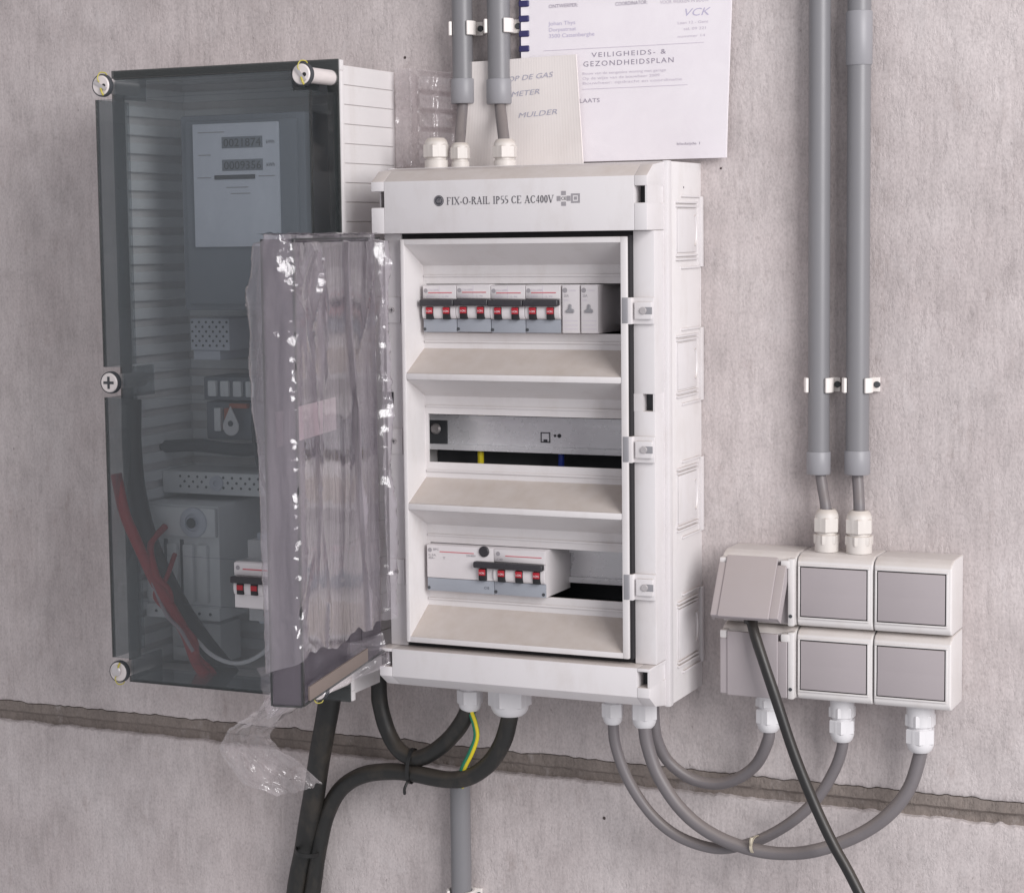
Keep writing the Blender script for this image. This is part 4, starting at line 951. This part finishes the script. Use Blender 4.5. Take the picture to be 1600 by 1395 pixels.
# ------------------------------------------------------------------ plastic films
frnd = random.Random(21)
FOLDS = []                                                     # long sharp folds: start, end (along the wrap, height), height of the ridge, width
for k in range(34):
    s0 = frnd.uniform(0, 560); z0 = frnd.uniform(-330, 70); L = frnd.uniform(50, 230); a = math.radians(frnd.gauss(90, 16))
    FOLDS.append((s0, z0, s0+L*math.cos(a), z0-L*math.sin(a), frnd.uniform(1.5, 5.0)*frnd.choice((1, 1, -.5)), frnd.uniform(2.5, 7)))
for k in range(16):                                            # gathers fanning down from the knot at the top
    s0 = frnd.choice((40, 200, 262))+frnd.uniform(-14, 14); z0 = 70+frnd.uniform(-8, 0); L = frnd.uniform(60, 170); a = math.radians(frnd.gauss(90, 24))
    FOLDS.append((s0, z0, s0+L*math.cos(a), z0-L*math.sin(a), frnd.uniform(2.5, 6), frnd.uniform(2, 5)))
def wrinkle(s, z):
    o = 0.0
    for s0, z0, s1, z1, h, w in FOLDS:
        vx, vz = s1-s0, z1-z0; L2 = vx*vx+vz*vz
        t = ((s-s0)*vx+(z-z0)*vz)/L2
        if -.05 < t < 1.05:
            q = abs((s-s0)*vz-(z-z0)*vx)/math.sqrt(L2)
            if q < w*4: o += h*math.exp(-q/w)*math.sin(min(1, max(0, t))*math.pi)**.6
    crum = math.exp(-((s-22)/17)**2)+1.0*math.exp(-((s-256)/14)**2)+.5*math.exp(-((s-286)/12)**2)+.05
    o += crum*(1.6*max(0, ridged(s*.075, z*.03, 3)-.25)+1.5*max(0, ridged(s*.16+9, z*.06, 5)-.3)+1.3*max(0, ridged(s*.3+9+z*.05, z*.12, 4)-.2)+.6*nz(s*.4, z*.2, 8))
    return o+1.6*nz(s*.012, z*.009, 1)
fw = thing('plastic_film', 'crumpled clear protective film wrapped round the open smoked door', 'plastic film', (-60, 300, -320))
zt, zb_ = 71.5, -292.0
CR = 11.0
loop = [(6, 2.5)]+[(DL+3.5-CR+CR*math.sin(a), 3.5-CR+CR*math.cos(a)) for a in [math.pi/2*k/8 for k in range(9)]]+[(DL+3.5-5*(1-math.cos(a)), -28-5*math.sin(a)) for a in [math.pi/2*k/5 for k in range(6)]]+[(150, -34), (8, -33)]
per = [0]
for a, b in zip(loop, loop[1:]): per.append(per[-1]+math.dist(a, b))
def at_loop(s):
    s = min(max(s, 0), per[-1]-1e-6); k = max(i for i in range(len(per)-1) if per[i] <= s); t = (s-per[k])/(per[k+1]-per[k])
    return loop[k][0]+(loop[k+1][0]-loop[k][0])*t, loop[k][1]+(loop[k+1][1]-loop[k][1])*t
def door_film(u, v):
    s = u*per[-1]; w, n = at_loop(s); (wa, na), (wb, nb) = at_loop(s-3), at_loop(s+3)
    t = Vector((wb-wa, nb-na)).normalized(); N_ = Vector((-t.y, t.x))
    hem = 16*nz(u*7, 4.4)+30*max(0, nz(u*3.0+7, 1.0))+5*nz(u*30, 2)
    z = zb_-hem+(zt-zb_+hem)*v
    out = max(-2.2, wrinkle(s, z))
    # loose vertical roll beside the hinge, swelling and pinching on its way down
    roll = (13+5*nz(z*.016, 2.2))*math.exp(-((s-26-6*nz(z*.011, 5.5))/(7.0+1.5*nz(z*.03, 9)))**2)+(5+4*nz(z*.02, 7))*math.exp(-((s-92-.12*(z+120)-9*nz(z*.012, 1.5))/4.2)**2)
    bulge = 0
    if s > 262: bulge = 15*math.exp(-((z+30)/75)**2)*(.6+.4*nz(z*.02, 3))*min(1, (s-262)/30)
    out += roll+bulge
    w += N_.x*out+1.0*nz(z*.04, s*.03, 7); n += N_.y*out
    if v > .985: n = n*.55-6; z += 2.2*nz(u*14, 2.2)
    return DM @ Vector((w, n, z))
m = MB(); m.grid(door_film, 230, 210); m.build('wrap', 'film', fw, smooth_angle=60, recalc=False)
m = MB(); m.grid(lambda u, v: DM @ Vector((6+(DL-2)*u, 3.2-35*v, zt-1+1.8*nz(u*9, v*5, 3)+2.2*max(0, ridged(u*4, v*2, 8))+.8*nz(u*25, v*8))), 60, 14); m.build('folded_top', 'film', fw, smooth_angle=60, recalc=False)
EA = smooth([(-69.3, 190, -350), (-88.2, 200, -369.6), (-112.5, 195, -388.2), (-132.3, 180, -409.0), (-133.7, 160, -427.7), (-125.5, 135, -448.2), (-112, 118, -470)], 12)
EB = smooth([(-83.9, 260, -344), (-106.9, 245, -366.3), (-138.2, 225, -388.1), (-173.1, 205, -408.3), (-182.6, 185, -434.7), (-171.5, 165, -464.0), (-146, 150, -478)], 12)
def tail_fn(u, v):
    # crumpled scrap that slips out under the door, swings left and folds back to the right
    q = u*(len(EA)-1); i = min(int(q), len(EA)-2); A_, B_ = EA[i].lerp(EA[i+1], q-i), EB[i].lerp(EB[i+1], q-i)
    p = A_.lerp(B_, v); e = min(1, 8*min(u, 1-u, v, 1-v)+.3)
    h = 11*max(0, ridged(u*2.6+v*1.4, v*2.0, 6)-.1)+7*max(0, ridged(u*6-v*3.5, v*4.4+u*2, 2)-.2)+4*max(0, ridged(u*13, v*9-u*5, 9)-.25)+5*nz(u*4, v*3, 4)+1.6*nz(u*18, v*13, 5)
    return p+Vector((.35, .8, .45))*h*e+Vector((5*nz(u*7, v*5, 11), 0, 5*nz(u*7, v*6, 14)))
m = MB(); m.grid(tail_fn, 130, 90); m.build('loose_end', 'bag', fw, smooth_angle=60, recalc=False)
def corner_fn(u, v):
    return Vector((-95+62*u+10*v, 262-130*u, -322-18*u*0-46*v*(1-.35*u)+6*nz(u*3, v*3, 2)+14*u))+Vector((0, 1, 0))*(6*max(0, ridged(u*4, v*3, 3))+2*nz(u*12, v*12, 7))
m = MB(); m.grid(corner_fn, 40, 30); m.build('loose_corner', 'film', fw, smooth_angle=60, recalc=False)
def bag_fn(u, v):
    x = -74+70*u+5*nz(v*3, 2.5)*u; z = 138+98*v-7*u*v-3*abs(u-.25)
    fold = 10*math.exp(-((u-.30)/.035)**2)+5*math.exp(-((u-.66)/.03)**2)
    cell = (v*5.2) % 1.0; pocket = 0.0
    if .36 < u < .97: pocket = 7.5*min(1, 7*min(cell, 1-cell))*min(1, 9*min(u-.36, .97-u)*2)
    return Vector((x, 8+fold+pocket+2.4*max(0, ridged(u*4, v*7, 5)-.2)+1.0*nz(u*14, v*14, 6), z))
m = MB(); m.grid(bag_fn, 90, 130); bg_ = m.build('plastic_bag', 'bag', None, (-40, 10, 138), 60, False); tag(bg_, 'crinkled clear plastic bag on the wall between the two boxes', 'plastic bag')
